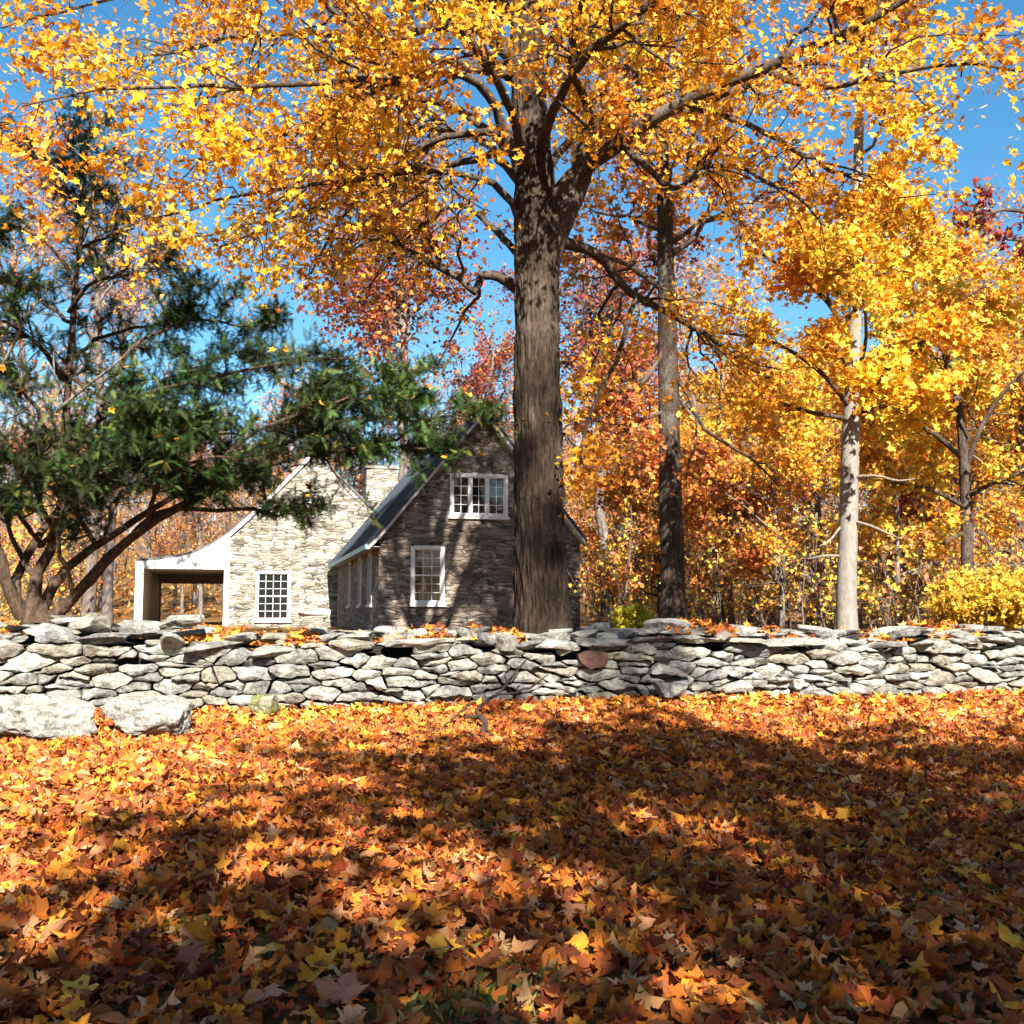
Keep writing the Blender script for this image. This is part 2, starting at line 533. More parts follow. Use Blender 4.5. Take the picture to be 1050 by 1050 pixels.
def clump_hue(rng, pos, cols, scale, gr=.22, val=.18):
    """Neighbouring leaves turn together: whole sprays are yellower, redder, paler or browner."""
    ph = rng.uniform(0, 6.28, (6,))
    a = np.sin(pos[:, 0] * scale + ph[0] + 1.3 * np.sin(pos[:, 2] * scale * .8 + ph[1])) * np.sin(pos[:, 1] * scale * 1.1 + ph[2])
    b = np.sin(pos[:, 2] * scale * 1.3 + ph[3] + np.sin(pos[:, 0] * scale * 1.7 + ph[4])) * np.sin(pos[:, 1] * scale * .9 + ph[5])
    c = cols * (1 + val * b[:, None])
    c[:, 1] *= 1 + gr * a
    return np.clip(c, .003, .92)

GOLD = [(5, (0.72, 0.37, 0.024)), (4, (0.66, 0.30, 0.018)), (3, (0.78, 0.48, 0.055)), (2, (0.56, 0.20, 0.02)), (0.5, (0.40, 0.12, 0.02))]
AMBER = [(4, (0.66, 0.27, 0.025)), (4, (0.74, 0.36, 0.03)), (2, (0.5, 0.16, 0.02)), (2, (0.78, 0.46, 0.06))]
YELLOW = [(5, (0.78, 0.50, 0.07)), (3, (0.70, 0.40, 0.04)), (2, (0.62, 0.50, 0.08)), (1.0, (0.62, 0.28, 0.03))]
LIME = [(5, (0.52, 0.46, 0.05)), (2, (0.62, 0.48, 0.05)), (2, (0.34, 0.36, 0.05))]
RUST = [(4, (0.40, 0.12, 0.04)), (3, (0.48, 0.18, 0.05)), (2, (0.28, 0.07, 0.035)), (2, (0.60, 0.30, 0.06))]
CRIMSON = [(5, (0.19, 0.032, 0.030)), (3, (0.28, 0.055, 0.035)), (2, (0.12, 0.024, 0.03)), (1, (0.40, 0.12, 0.04))]
PINK = [(4, (0.54, 0.26, 0.15)), (3, (0.62, 0.33, 0.12)), (2, (0.42, 0.18, 0.13)), (2, (0.68, 0.42, 0.10))]
ORANGE = [(4, (0.68, 0.26, 0.05)), (3, (0.72, 0.33, 0.05)), (2, (0.5, 0.15, 0.04)), (1, (0.76, 0.44, 0.06))]

# ------------------------------------------------------------------ stone house (one building, two wings and a porch)
A = P(388, 628, 30.0); A[2] = 1.0
ANG = math.atan2(0.252, 0.968)
AX = np.array([math.cos(ANG), math.sin(ANG), 0]); AY = np.array([-math.sin(ANG), math.cos(ANG), 0])
house = empty("stone_house", A, ANG)
tag(house, "grey fieldstone house with two gables, blue metal roof and white flared porch beyond the wall", "house")

def hp(px, py, yl):
    """Pixel of the photograph on the house's plane y = yl: its local (x, z)."""
    r = ray(px, py)
    t = (yl - (EYE - A) @ AY) / (r @ AY)
    w = EYE + r * t - A
    return float(w @ AX), float(w[2])

def box_faces(vs, fs, x0, x1, y0, y1, z0, z1):
    n = len(vs)
    vs += [(x0, y0, z0), (x1, y0, z0), (x1, y1, z0), (x0, y1, z0), (x0, y0, z1), (x1, y0, z1), (x1, y1, z1), (x0, y1, z1)]
    fs += [[n + i for i in f] for f in ((0, 3, 2, 1), (4, 5, 6, 7), (0, 1, 5, 4), (1, 2, 6, 5), (2, 3, 7, 6), (3, 0, 4, 7))]

def boxes(name, bs, m, parent, bevel=0.0):
    vs, fs = [], []
    for b in bs: box_faces(vs, fs, *b)
    me = py_mesh(name, vs, fs, m)
    o = link(name, me, parent)
    return o

def pierced_wall(name, outline, holes, yl, depth, m, parent, axis='y'):
    """Flat wall with rectangular openings: outline and holes in (u, z), front face at yl, thickness depth."""
    us = sorted({p for h in holes for p in (h[0], h[1])})
    bm = bmesh.new()
    front = [bm.verts.new((u, 0, z)) for u, z in outline]
    bm.faces.new(front)
    for h in holes:
        for co, no in (((h[0], 0, 0), (1, 0, 0)), ((h[1], 0, 0), (1, 0, 0)), ((0, 0, h[2]), (0, 0, 1)), ((0, 0, h[3]), (0, 0, 1))):
            bmesh.ops.bisect_plane(bm, geom=bm.verts[:] + bm.edges[:] + bm.faces[:], plane_co=co, plane_no=no)
    kill = [f for f in bm.faces if any(h[0] < f.calc_center_median().x < h[1] and h[2] < f.calc_center_median().z < h[3] for h in holes)]
    bmesh.ops.delete(bm, geom=kill, context='FACES')
    r = bmesh.ops.extrude_face_region(bm, geom=bm.faces[:])
    for v in r["geom"]:
        if isinstance(v, bmesh.types.BMVert): v.co.y += depth
    bmesh.ops.recalc_face_normals(bm, faces=bm.faces[:])
    for v in bm.verts:
        if axis == 'y': v.co = Vector((v.co.x, yl + v.co.y, v.co.z))
        else: v.co = Vector((yl + v.co.y, v.co.x, v.co.z))
    if axis != 'y': bmesh.ops.reverse_faces(bm, faces=bm.faces[:])
    me = bpy.data.meshes.new(name); bm.to_mesh(me); bm.free(); me.materials.append(m)
    return link(name, me, parent)

def window(u0, u1, z0, z1, yl, cols, rows, sashes=1, axis='y', label=None, lights=1, m=None):
    """Casing, panes and glazing bars in the opening u0..u1, z0..z1 of the wall face at yl."""
    def B(b):  # (u0,u1,d0,d1,z0,z1) -> box in house coordinates, d measured into the wall
        if axis == 'y': return (b[0], b[1], yl + b[2], yl + b[3], b[4], b[5])
        return (yl + b[2], yl + b[3], b[0], b[1], b[4], b[5])
    c = 0.09
    fr = [(u0 - .02, u0 + c, -.035, .10, z0, z1), (u1 - c, u1 + .02, -.035, .10, z0, z1),
          (u0 + c, u1 - c, -.035, .10, z1 - c, z1 + .02), (u0 - .06, u1 + .06, -.085, .10, z0 - .09, z0 - .001), (u0 + c, u1 - c, -.03, .10, z0, z0 + .07)]
    w = boxes("window", [B(b) for b in fr], m or M_WHITE, house)
    if label: w["label"] = label
    iu0, iu1, iz0, iz1 = u0 + c, u1 - c, z0 + .07, z1 - c
    bars = []
    for l in range(lights):
        a = iu0 + (iu1 - iu0) * l / lights; b = iu0 + (iu1 - iu0) * (l + 1) / lights
        if l > 0: bars.append((a - .045, a + .045, -.01, .09, iz0, iz1))
        e = 0.026
        aa, bb = a + (.045 if l else 0), b - (.045 if l < lights - 1 else 0)
        bars += [(aa, aa + e, .02, .075, iz0, iz1), (bb - e, bb, .02, .075, iz0, iz1), (aa + e, bb - e, .02, .075, iz1 - e, iz1), (aa + e, bb - e, .02, .075, iz0, iz0 + e)]
        if sashes == 2: bars.append((aa + e, bb - e, .015, .08, (iz0 + iz1) / 2 - .025, (iz0 + iz1) / 2 + .025))
        for k in range(1, cols):
            u = aa + (bb - aa) * k / cols
            bars.append((u - .009, u + .009, .035, .065, iz0 + e, iz1 - e))
        for k in range(1, rows):
            z = iz0 + (iz1 - iz0) * k / rows
            if sashes == 2 and abs(z - (iz0 + iz1) / 2) < .03: continue
            bars.append((aa + e, bb - e, .0375, .0625, z - .009, z + .009))
    boxes("sash", [B(b) for b in bars], M_WHITE, w)
    boxes("pane", [B((iu0 + .001, iu1 - .001, .050, .056, iz0 + .001, iz1 - .001))], M_GLASS, w)
    return w

# front wing
W_F, L_F = 6.17, 13.6
EAVE_F = hp(388, 549, 0)[1]
APX = hp(496, 424, 0)
ridge_x, ridge_z = W_F / 2, APX[1]
x0, z1 = hp(422, 560, 0); x1, z0 = hp(455, 619, 0)
win1 = (x0, x1, z0, z1)
x0, z1 = hp(462, 485.5, 0); x1, z0 = hp(520, 530, 0)
win2 = (x0, x1, z0, z1)
pierced_wall("gable_wall", [(0, -.4), (W_F, -.4), (W_F, EAVE_F), (ridge_x, ridge_z), (0, EAVE_F)], [win1, win2], 0, .45, M_MASON_SHADED, house)["label"] = "shade-toned stone gable wall of the nearer wing"
window(*win1, 0, 3, 6, 2, label="tall double-hung window low in the shaded gable")
window(*win2, 0, 2, 4, 1, lights=3, label="triple casement window high in the shaded gable")
side_w = [(1.6, 2.5, 0.75, 2.35), (4.4, 5.3, 0.75, 2.35), (8.0, 8.9, 0.75, 2.35)]
pierced_wall("side_wall", [(.45, -.4), (L_F, -.4), (L_F, EAVE_F), (.45, EAVE_F)], side_w, 0, .45, M_MASON_SHADED, house, axis='x')
for h in side_w:
    window(*h, 0, 3, 6, 2, axis='x', m=M_TRIM)
boxes("rear_wall", [(W_F - .45, W_F, .45, L_F, -.4, EAVE_F)], M_MASON_SHADED, house)
boxes("interior", [(.5, W_F - .5, .52, L_F, -.3, EAVE_F - .1)], M_ROOM_DARK, house)
boxes("interior", [(win2[0] - .3, win2[1] + .3, .52, 2.5, EAVE_F - .05, win2[3] + .1)], M_ROOM_DARK, house)

def sheet_roof(name, prof, y0, y1, th, m, seams=0, label=None):
    """A roof slope: prof = [(x, z)...] from eave to ridge extruded along y with thickness th; seams = standing ribs."""
    pr = np.array(prof, float)
    d = norm(np.gradient(pr, axis=0)); nr = np.stack([-d[:, 1], d[:, 0]], -1)
    if nr[:, 1].mean() < 0: nr = -nr
    up = pr + nr * th
    vs, fs = [], []
    def strip(lo, hi, a, b):
        n = len(vs); k = len(lo)
        for p in lo: vs.append((p[0], a, p[1]))
        for p in hi: vs.append((p[0], a, p[1]))
        for p in lo: vs.append((p[0], b, p[1]))
        for p in hi: vs.append((p[0], b, p[1]))
        for i in range(k - 1):
            fs.append([n + i, n + i + 1, n + k + i + 1, n + k + i])
            fs.append([n + 2 * k + i, n + 3 * k + i, n + 3 * k + i + 1, n + 2 * k + i + 1])
            fs.append([n + k + i, n + k + i + 1, n + 3 * k + i + 1, n + 3 * k + i])
            fs.append([n + i, n + 2 * k + i, n + 2 * k + i + 1, n + i + 1])
        fs.append([n, n + k, n + 3 * k, n + 2 * k]); fs.append([n + k - 1, n + 3 * k - 1, n + 4 * k - 1, n + 2 * k - 1])
    strip(pr, up, y0, y1)
    if seams:
        for y in np.linspace(y0 + .25, y1 - .25, seams):
            strip(up + nr * .001, up + nr * .045, y - .02, y + .02)
    me = py_mesh(name, vs, fs, m)
    bm = bmesh.new(); bm.from_mesh(me); bmesh.ops.recalc_face_normals(bm, faces=bm.faces[:]); bm.to_mesh(me); bm.free()
    o = link(name, me, house)
    if label: o["label"] = label
    return o

sl = (ridge_z - EAVE_F) / (W_F / 2)
OV = 0.34
sheet_roof("roof_slope", [(-OV, EAVE_F - OV * sl * .8), (0, EAVE_F + .03), (ridge_x, ridge_z + .03)], -.28, L_F, .10, M_METAL, 24, "blue-grey standing seam metal roof slope")
sheet_roof("roof_slope", [(W_F + .12, EAVE_F - .12 * sl * .8), (W_F, EAVE_F + .03), (ridge_x + .002, ridge_z + .03)], -.28, L_F, .10, M_METAL, 24)
def rake(xe, xr):
    s = 1 if xr > xe else -1
    OV = .34 if s == 1 else .12
    lo = [(xe - s * OV, EAVE_F - OV * sl * .8 - .10), (xe, EAVE_F - .09), (xr, ridge_z - .09)]
    hi = [(xe - s * OV, EAVE_F - OV * sl * .8 + .02), (xe, EAVE_F + .025), (xr, ridge_z + .025)]
    vs = [(x, -.30, z) for x, z in lo + hi] + [(x, -.005, z) for x, z in lo + hi]
    fs = []
    for i in (0, 1):
        fs += [[i, i + 1, i + 4, i + 3], [i + 6, i + 9, i + 10, i + 7], [i, i + 6, i + 7, i + 1], [i + 3, i + 4, i + 10, i + 9]]
    fs += [[0, 3, 9, 6], [2, 8, 11, 5]]
    me = py_mesh("rake_board", vs, fs, M_TRIM)
    bm = bmesh.new(); bm.from_mesh(me); bmesh.ops.recalc_face_normals(bm, faces=bm.faces[:]); bm.to_mesh(me); bm.free()
    link("rake_board", me, house)
rake(0, ridge_x - .001); rake(W_F, ridge_x + .001)
zf = EAVE_F - OV * sl * .8
boxes("gutter", [(-OV - .10, -OV - .002, -.28, L_F, zf - .09, zf + .05)], M_SUN_EDGE, house)["label"] = "eave gutter with a sunlit turquoise sliver put into its colour"
boxes("soffit", [(-OV, -.002, -.24, L_F, zf - .02, zf - .002)], M_TRIM, house)

# main wing behind, with its flared porch
tB = P(345, 628, 43.5)
YM = float((tB - A) @ AY)
xj = hp(235, 600, YM)[0]
apx = hp(322, 464, YM)
xr_ = hp(388, 530, YM)
slm = (apx[1] - xr_[1]) / (xr_[0] - apx[0])
eave_m = 3.4
x_right = apx[0] + (apx[1] - eave_m) / slm
L_M = 13.0
left_curve = [hp(*p, YM) for p in ((140, 575.5), (160, 574), (180, 571.5), (200, 566.5), (218, 558.5), (236, 547), (257, 528.5), (283, 503), (322, 464))]
stone_curve = [c for c in left_curve if c[0] > xj - .02]
stone_curve[0] = (xj, stone_curve[0][1])
x0, z1 = hp(263, 586, YM); x1, z0 = hp(297, 636, YM)
win3 = (x0, x1, z0, z1)
out = [(xj, -.4), (x_right, -.4), (x_right, eave_m)] + [(x, z) for x, z in reversed(stone_curve)]
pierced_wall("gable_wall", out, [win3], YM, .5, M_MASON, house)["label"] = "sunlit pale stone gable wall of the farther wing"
window(*win3, YM, 4, 6, 2, label="tall window in the sunlit gable beside the porch")
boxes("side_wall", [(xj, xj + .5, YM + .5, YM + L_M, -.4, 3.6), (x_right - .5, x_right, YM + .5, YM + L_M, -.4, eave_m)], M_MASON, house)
boxes("interior", [(xj + .55, x_right - .55, YM + .56, YM + L_M - .3, -.3, 3.5)], M_ROOM_DARK, house)
sheet_roof("roof_slope", left_curve, YM - .06, YM + L_M, .09, M_SLATE, 0, "flared slate roof slope running down over the porch")
sheet_roof("roof_slope", [(x_right + .25, eave_m - .2), (apx[0] + .002, apx[1])], YM - .06, YM + L_M, .09, M_SLATE)
sheet_roof("rake_board", [(x, z - .13) for x, z in left_curve[4:]], YM - .105, YM - .064, .13, M_WHITE, 0, "white verge board along the swooping left edge of the sunlit gable")
cx0, cz = hp(376, 480, YM + 5.5); cx1, _ = hp(408, 480, YM + 5.5)
ch = boxes("chimney", [(cx0, cx1, YM + 5.5, YM + 7.0, 3.0, cz), (cx0 - .06, cx1 + .06, YM + 5.44, YM + 7.06, cz + .001, cz + .16)], M_MASON, house)
ch["label"] = "broad pale stone chimney between the two gables"
boxes("finial", [(hp(417, 505, 8)[0] - .04, hp(417, 505, 8)[0] + .04, 8, 8.1, hp(417, 510, 8)[1], hp(417, 498, 8)[1])], M_SLATE, house)

porch = empty("porch", (0, 0, 0)); porch.parent = house
px0 = hp(138.5, 600, YM)[0]; pz = hp(147, 583, YM)[1]
pst = hp(147, 600, YM)[0]; pst2 = hp(229.5, 600, YM)[0]
low = [c for c in left_curve if c[0] < xj + .01]
low[0] = (px0, low[0][1]); low[-1] = (xj - .004, stone_curve[0][1])
vs, fs = [], []
n = len(low)
for y in (YM - .05, YM + .35):
    vs += [(x, y, pz) for x, _ in low] + [(x, y, z - .01) for x, z in low]
for i in range(n - 1):
    fs += [[i, i + 1, n + i + 1, n + i], [2 * n + i, 3 * n + i, 3 * n + i + 1, 2 * n + i + 1], [i, 2 * n + i, 2 * n + i + 1, i + 1], [n + i, n + i + 1, 3 * n + i + 1, 3 * n + i]]
fs += [[0, n, 3 * n, 2 * n], [n - 1, 3 * n - 1, 4 * n - 1, 2 * n - 1]]
o = link("fascia", py_mesh("fascia", vs, fs, M_WHITE), porch); o["label"] = "white flared fascia board"
LP = 9.5
boxes("post", [(px0, pst, YM - .05, YM + .35, -.3, pz - .002)], M_WHITE, porch)
boxes("post", [(pst2, xj - .004, YM - .05, YM + .35, -.3, pz - .002)], M_WHITE, porch)
boxes("post", [(px0, pst, YM + LP - .4, YM + LP, -.3, pz - .002)], M_TAN, porch)
boxes("side_panel", [(px0 + .05, pst - .06, YM + .352, YM + LP - .402, -.3, pz - .004)], M_WHITE, porch)
boxes("side_panel", [(pst2 + .02, xj - .006, YM + .352, YM + LP, -.3, pz - .004)], M_TAN, porch)
boxes("ceiling_panel", [(px0 + .02, xj - .006, YM + .352, YM + LP, pz + .002, pz + .06)], M_TAN, porch)
boxes("lintel", [(pst + .002, pst2 + .018, YM + LP - .3, YM + LP, pz - .35, pz - .001)], M_TAN, porch)
boxes("floor_slab", [(px0 - .1, xj - .006, YM - .2, YM + LP, -.38, -.06)], M_FLAG, porch)

# ------------------------------------------------------------------ dry stone wall
rng = np.random.default_rng(11)
SX = np.arange(-13.0, 14.01, 0.25)
SP_ = np.stack([SX, wall_y(SX)], -1)
# round the plan of the wall a little
for _ in range(6):
    SP_[1:-1] = (SP_[:-2] + 2 * SP_[1:-1] + SP_[2:]) / 4
SA = np.concatenate([[0], np.cumsum(np.linalg.norm(np.diff(SP_, axis=0), axis=1))])
def wall_frame(s):
    x = np.interp(s, SA, SP_[:, 0]); y = np.interp(s, SA, SP_[:, 1])
    e = .3
    tx = np.interp(s + e, SA, SP_[:, 0]) - np.interp(s - e, SA, SP_[:, 0]); ty = np.interp(s + e, SA, SP_[:, 1]) - np.interp(s - e, SA, SP_[:, 1])
    l = math.hypot(tx, ty)
    return np.array([x, y]), np.array([tx / l, ty / l]), np.array([ty / l, -tx / l])   # origin, tangent, outward (to the camera)
def s_of_x(x):
    return float(np.interp(x, SP_[:, 0], SA))
def s_of_px(px, d=12.0):
    for _ in range(5):
        x = (px - 525) / F * d; d = float(wall_y(x))
    return s_of_x(x)
S_LEN = SA[-1]
def face_top(s):
    x = np.interp(s, SA, SP_[:, 0])
    return float(np.interp(x, [-13, -5.5, -3, 0, 3, 6.7, 14], [.80, .80, .74, .70, .72, .66, .62]) + .03 * math.sin(s * 1.7) + .02 * math.sin(s * 4.1))

seeds = []
h = -0.08
while h < 0.95:
    rh = rng.uniform(.06, .17)
    s = rng.uniform(0, .4)
    while s < S_LEN:
        w = float(np.clip(rng.lognormal(math.log(.36), .55), .12, 1.05)) * (0.9 if s > s_of_x(2) else 1.05)
        if rng.random() < .13 and w > .3:
            seeds.append((s + w / 2, h + rh * .25)); seeds.append((s + w / 2 + rng.uniform(-.1, .1), h + rh * .8))
        else:
            seeds.append((s + w / 2, h + rh / 2 + rng.normal() * rh * .34))
        s += w
    h += rh
seeds = np.array(seeds)
ASP = 0.36
Q = seeds * np.array([ASP, 1.0])
WGT = rng.normal(size=len(seeds)) * .0022
def cell(i):
    q = Q[i]
    poly = [(q[0] - .5, q[1] - .3), (q[0] + .5, q[1] - .3), (q[0] + .5, q[1] + .3), (q[0] - .5, q[1] + .3)]
    d = Q - q
    dist = (d ** 2).sum(1)
    for j in np.argsort(dist)[1:26]:
        nn = d[j]; m = q + nn * (.5 + np.clip((WGT[i] - WGT[j]) / (2 * max(dist[j], 1e-6)), -.3, .3))
        new = []
        for k in range(len(poly)):
            a, b = poly[k], poly[(k + 1) % len(poly)]
            fa = (a[0] - m[0]) * nn[0] + (a[1] - m[1]) * nn[1]; fb = (b[0] - m[0]) * nn[0] + (b[1] - m[1]) * nn[1]
            if fa <= 0: new.append(a)
            if (fa < 0) != (fb < 0) and abs(fa - fb) > 1e-12:
                t = fa / (fa - fb); new.append((a[0] + (b[0] - a[0]) * t, a[1] + (b[1] - a[1]) * t))
        poly = new
        if len(poly) < 3: return None
    return np.array(poly) / np.array([ASP, 1.0])

GREYS = [(0.22, 0.215, 0.195), (0.26, 0.25, 0.22), (0.17, 0.165, 0.155), (0.235, 0.21, 0.17), (0.29, 0.28, 0.25), (0.13, 0.128, 0.122), (0.20, 0.185, 0.15), (0.24, 0.235, 0.23)]
def fbm(p, f):
    return mnoise.noise(Vector(p) * f)

def stone_geo(poly, s0, rr, depth, tint, proud):
    """One laid stone whose visible face is POLY (in wall s, h): rings from a hidden tail to a broken face."""
    c = poly.mean(0)
    # cut corners unevenly, then subdivide the outline
    k = len(poly); o = []
    for i in range(k):
        a, b, d = poly[i - 1], poly[i], poly[(i + 1) % k]
        f1 = rr.uniform(.02, .22); f2 = rr.uniform(.02, .22)
        o += [b + (a - b) * f1, b + (d - b) * f2]
    o = np.array(o)
    o2 = []
    for i in range(len(o)):
        a, b = o[i], o[(i + 1) % len(o)]
        o2.append(a)
        L = np.linalg.norm(b - a)
        m = int(L / .07)
        for q in range(1, m + 1):
            o2.append(a + (b - a) * q / (m + 1) + rr.normal(size=2) * .009 + (b - c + a - c) * rr.uniform(-.02, .035))
    o = np.array(o2)
    r = o - c
    ln = np.linalg.norm(r, axis=1, keepdims=True)
    gap = rr.uniform(.003, .013)
    r = r * np.maximum(.4, (ln - gap) / np.maximum(ln, 1e-6))
    ta, tb = rr.normal() * .16, rr.normal() * .22 - .06
    ext = np.abs(r).max(0)
    cuts = [(rr.uniform(-1, 1) * .06 / max(ext[0], .05), rr.uniform(-1, 1) * .07 / max(ext[1], .03), rr.uniform(.004, .03)) for _ in range(3)]
    off = rr.normal(size=3) * 9
    rings = []
    for sc, dp in ((.80, -depth), (.95, -depth * .55), (1.0, -.035), (.985, -.006), (.94, .006), (.80, .013), (.62, .018), (.42, .020), (.2, .021)):
        ring = []
        for q in r:
            u, w = q * sc
            dd = dp + (ta * u + tb * w if dp > -.04 else 0) + proud
            nn = fbm((u * 1 + off[0], w * 1 + off[1], dp + off[2]), 6) * .030 + fbm((u + off[0], w + off[1], dp + off[2]), 16) * .017 + fbm((u + off[0], w + off[1], dp + off[2]), 37) * .007
            if dp > -.04:
                dd = min([dd] + [proud + dp * .5 + cc + ca * u + cb * w for ca, cb, cc in cuts])
            if dp > -depth * .9: dd += nn
            ring.append((c[0] + u + fbm((w + off[1], u, off[0]), 11) * .008, c[1] + w + fbm((u + off[2], w, off[1]), 11) * .008, dd))
        rings.append(ring)
    K = len(r)
    vs = [p for ring in rings for p in ring]
    fs = []
    for a in range(len(rings) - 1):
        for i in range(K):
            fs.append([a * K + i, a * K + (i + 1) % K, (a + 1) * K + (i + 1) % K, (a + 1) * K + i])
    vs.append((c[0], c[1], np.mean([p[2] for p in rings[-1]]) + .002))
    for i in range(K):
        fs.append([(len(rings) - 1) * K + i, (len(rings) - 1) * K + (i + 1) % K, len(vs) - 1])
    # to world
    wv = []
    for s, hh, dd in vs:
        og, tg, ou = wall_frame(s0)
        p = og + tg * (s - s0) + ou * dd
        wv.append((p[0], p[1], front_z(og[0], og[1]) + hh))
    return wv, fs

def rock_geo(rr, center, dims, rz=0.0, tilt=(0, 0), cuts=9, rough=1.0, sub=3):
    """A broken rock: a rounded block cut by planes, bent by noise; returns (verts, faces)."""
    bm = bmesh.new()
    bmesh.ops.create_icosphere(bm, subdivisions=sub, radius=1.0)
    pl = [(norm(rr.normal(size=3) * np.array([1, 1, .9])), rr.uniform(.52, .86)) for _ in range(cuts)]
    pl += [(np.array([0, 0, 1.0]), rr.uniform(.5, .75)), (np.array([0, 0, -1.0]), rr.uniform(.5, .75))]
    off = rr.normal(size=3) * 10
    cz_, sz_ = math.cos(rz), math.sin(rz)
    R = np.array([[cz_, -sz_, 0], [sz_, cz_, 0], [0, 0, 1]]) @ np.array([[1, 0, tilt[0]], [0, 1, tilt[1]], [-tilt[0], -tilt[1], 1]])
    vs = []
    for v in bm.verts:
        p = np.array(v.co)
        q = np.sign(p) * np.abs(p) ** .8
        p = q / np.max(np.abs(q)) * .5 + p * .5
        for nn, dd in pl:
            e = p @ nn - dd
            if e > 0: p = p - nn * e * .94
        p = p * (1 + rough * (.09 * fbm(p + off, 2.2) + .05 * fbm(p + off, 5.5) + .028 * fbm(p + off, 13)))
        vs.append(tuple(R @ (p * np.array(dims) / 2 * 1.15) + np.array(center)))
    fs = [[v.index for v in f.verts] for f in bm.faces]
    bm.free()
    return vs, fs

def stone_mesh(name, vs, fs, tint):
    me = bpy.data.meshes.new(name)
    me.from_pydata([tuple(map(float, v)) for v in vs], [], fs)
    a = me.color_attributes.new("Col", 'FLOAT_COLOR', 'POINT')
    t = np.ones((len(vs), 4), np.float32); t[:, :3] = tint
    a.data.foreach_set("color", t.ravel())
    me.materials.append(M_STONE)
    me.polygons.foreach_set("use_smooth", np.full(len(me.polygons), False))
    me.update()
    return me

M_REDSTONE = simple_mat("red_sandstone", (0.135, 0.068, 0.058), 0.9, 0.15, 14, 0.25)
wall = empty("dry_stone_wall", (0, 12.0, .48))
tag(wall, "long low dry stone wall of pale grey fieldstones crossing the picture behind the fallen leaves", "stone wall")
IW = np.array([0, 12.0, .48])
red_s, red_h = s_of_px(608), 0.55
hole_s, hole_h = s_of_px(150), 0.60
def red_score(i):
    p = cell(i)
    if p is None: return 9.0
    w_, h_ = np.ptp(p[:, 0]), np.ptp(p[:, 1])
    return float(np.hypot(*(seeds[i] - [red_s, red_h]))) + .25 * abs(w_ / max(h_, .01) - 1.7) + (1.5 if w_ * h_ < .045 else 0)
best_red = min((i for i in range(len(seeds)) if abs(seeds[i, 0] - red_s) < .8 and .38 < seeds[i, 1] < .68), key=red_score)
WGT[best_red] = .004
best_hole = int(np.argmin(((seeds - [hole_s, hole_h]) ** 2).sum(1)))
stones = []
rr = np.random.default_rng(5)
for i in range(len(seeds)):
    s, hh = seeds[i]
    if hh > face_top(s) or i == best_hole: continue
    poly = cell(i)
    if poly is None: continue
    # courses that wander: shear by a slow noise
    poly = poly + np.array([[0, .035 * fbm((p[0] * .9, p[1] * 2, 3.0), 1.0) + .03 * fbm((p[0] * 2.2, p[1] * 3, 7.0), 1.0)] for p in poly])
    if i == best_red:
        poly = np.array([[red_s + .19 * math.cos(q) * (1 + .12 * math.sin(3 * q)), red_h + .125 * math.sin(q) * (1 + .1 * math.cos(2 * q))] for q in np.arange(9) / 9 * 6.2832])
        s = red_s
    ar = (np.ptp(poly[:, 0])) * np.ptp(poly[:, 1])
    tint = np.array(GREYS[rr.integers(len(GREYS))]) * rr.uniform(.82, 1.12)
    if i == best_red: tint = np.array((0.20, 0.085, 0.07))
    vs, fs = stone_geo(poly, s, rr, rr.uniform(.2, .32), tint, rr.normal() * .036 - .05 * max(0, hh) + (.05 if i == best_red else 0))
    stones.append((ar, i, s, vs, fs, tint))
# stones lying on the top, in three loose rows, the rear ones higher
for row, (sb, dz, hstep) in enumerate(((.16, .0, .085), (.42, .07, .10), (.72, .12, .12))):
    s = rr.uniform(0, .3)
    while s < S_LEN:
        w = float(np.clip(rr.lognormal(math.log(.40), .45), .16, .9)); hgt = float(np.clip(rr.normal(.125, .045), .06, .22)) * (1 if w < .6 else .8)
        og, tg, ou = wall_frame(s)
        c = og - ou * (sb + rr.normal() * .05)
        z = front_z(og[0], og[1]) + face_top(s) + dz + hgt * .38 + rr.uniform(-.01, .03) - .01
        tint = np.array(GREYS[rr.integers(len(GREYS))]) * rr.uniform(.82, 1.1)
        vs, fs = rock_geo(rr, (c[0], c[1], z), (w * 1.06, rr.uniform(.3, .5), hgt), math.atan2(tg[1], tg[0]) + rr.normal() * .22, (rr.normal() * .14 * min(1, .3 / w), rr.normal() * .15 + .05), 13)
        stones.append((w * hgt * (.9 if row == 0 else .55), -1, s, vs, fs, tint))
        s += w * rr.uniform(.80, .98)
def in_view(s):
    og, _, _ = wall_frame(s)
    return abs(og[0] / og[1]) < .49
stones.sort(key=lambda t: -(t[0] + (10 if t[1] == best_red else 0)) * (1 if in_view(t[2]) else .001))
rest_v, rest_f, rest_t = [], [], []
for k, (ar, i, s, vs, fs, tint) in enumerate(stones):
    if k < 100:
        o = link("stone", stone_mesh("stone", np.array(vs) - IW, fs, tint), wall)
        if i == best_red: o.data.materials[0] = M_REDSTONE
        if i == best_red: o["label"] = "reddish brown stone among the grey ones"
    else:
        n = len(rest_v)
        rest_v += vs; rest_f += [[q + n for q in f] for f in fs]; rest_t += [tint] * len(vs)
o = link("small_stone", stone_mesh("small_stone", np.array(rest_v) - IW, rest_f, np.array(rest_t)), wall)
o["kind"] = "stuff"
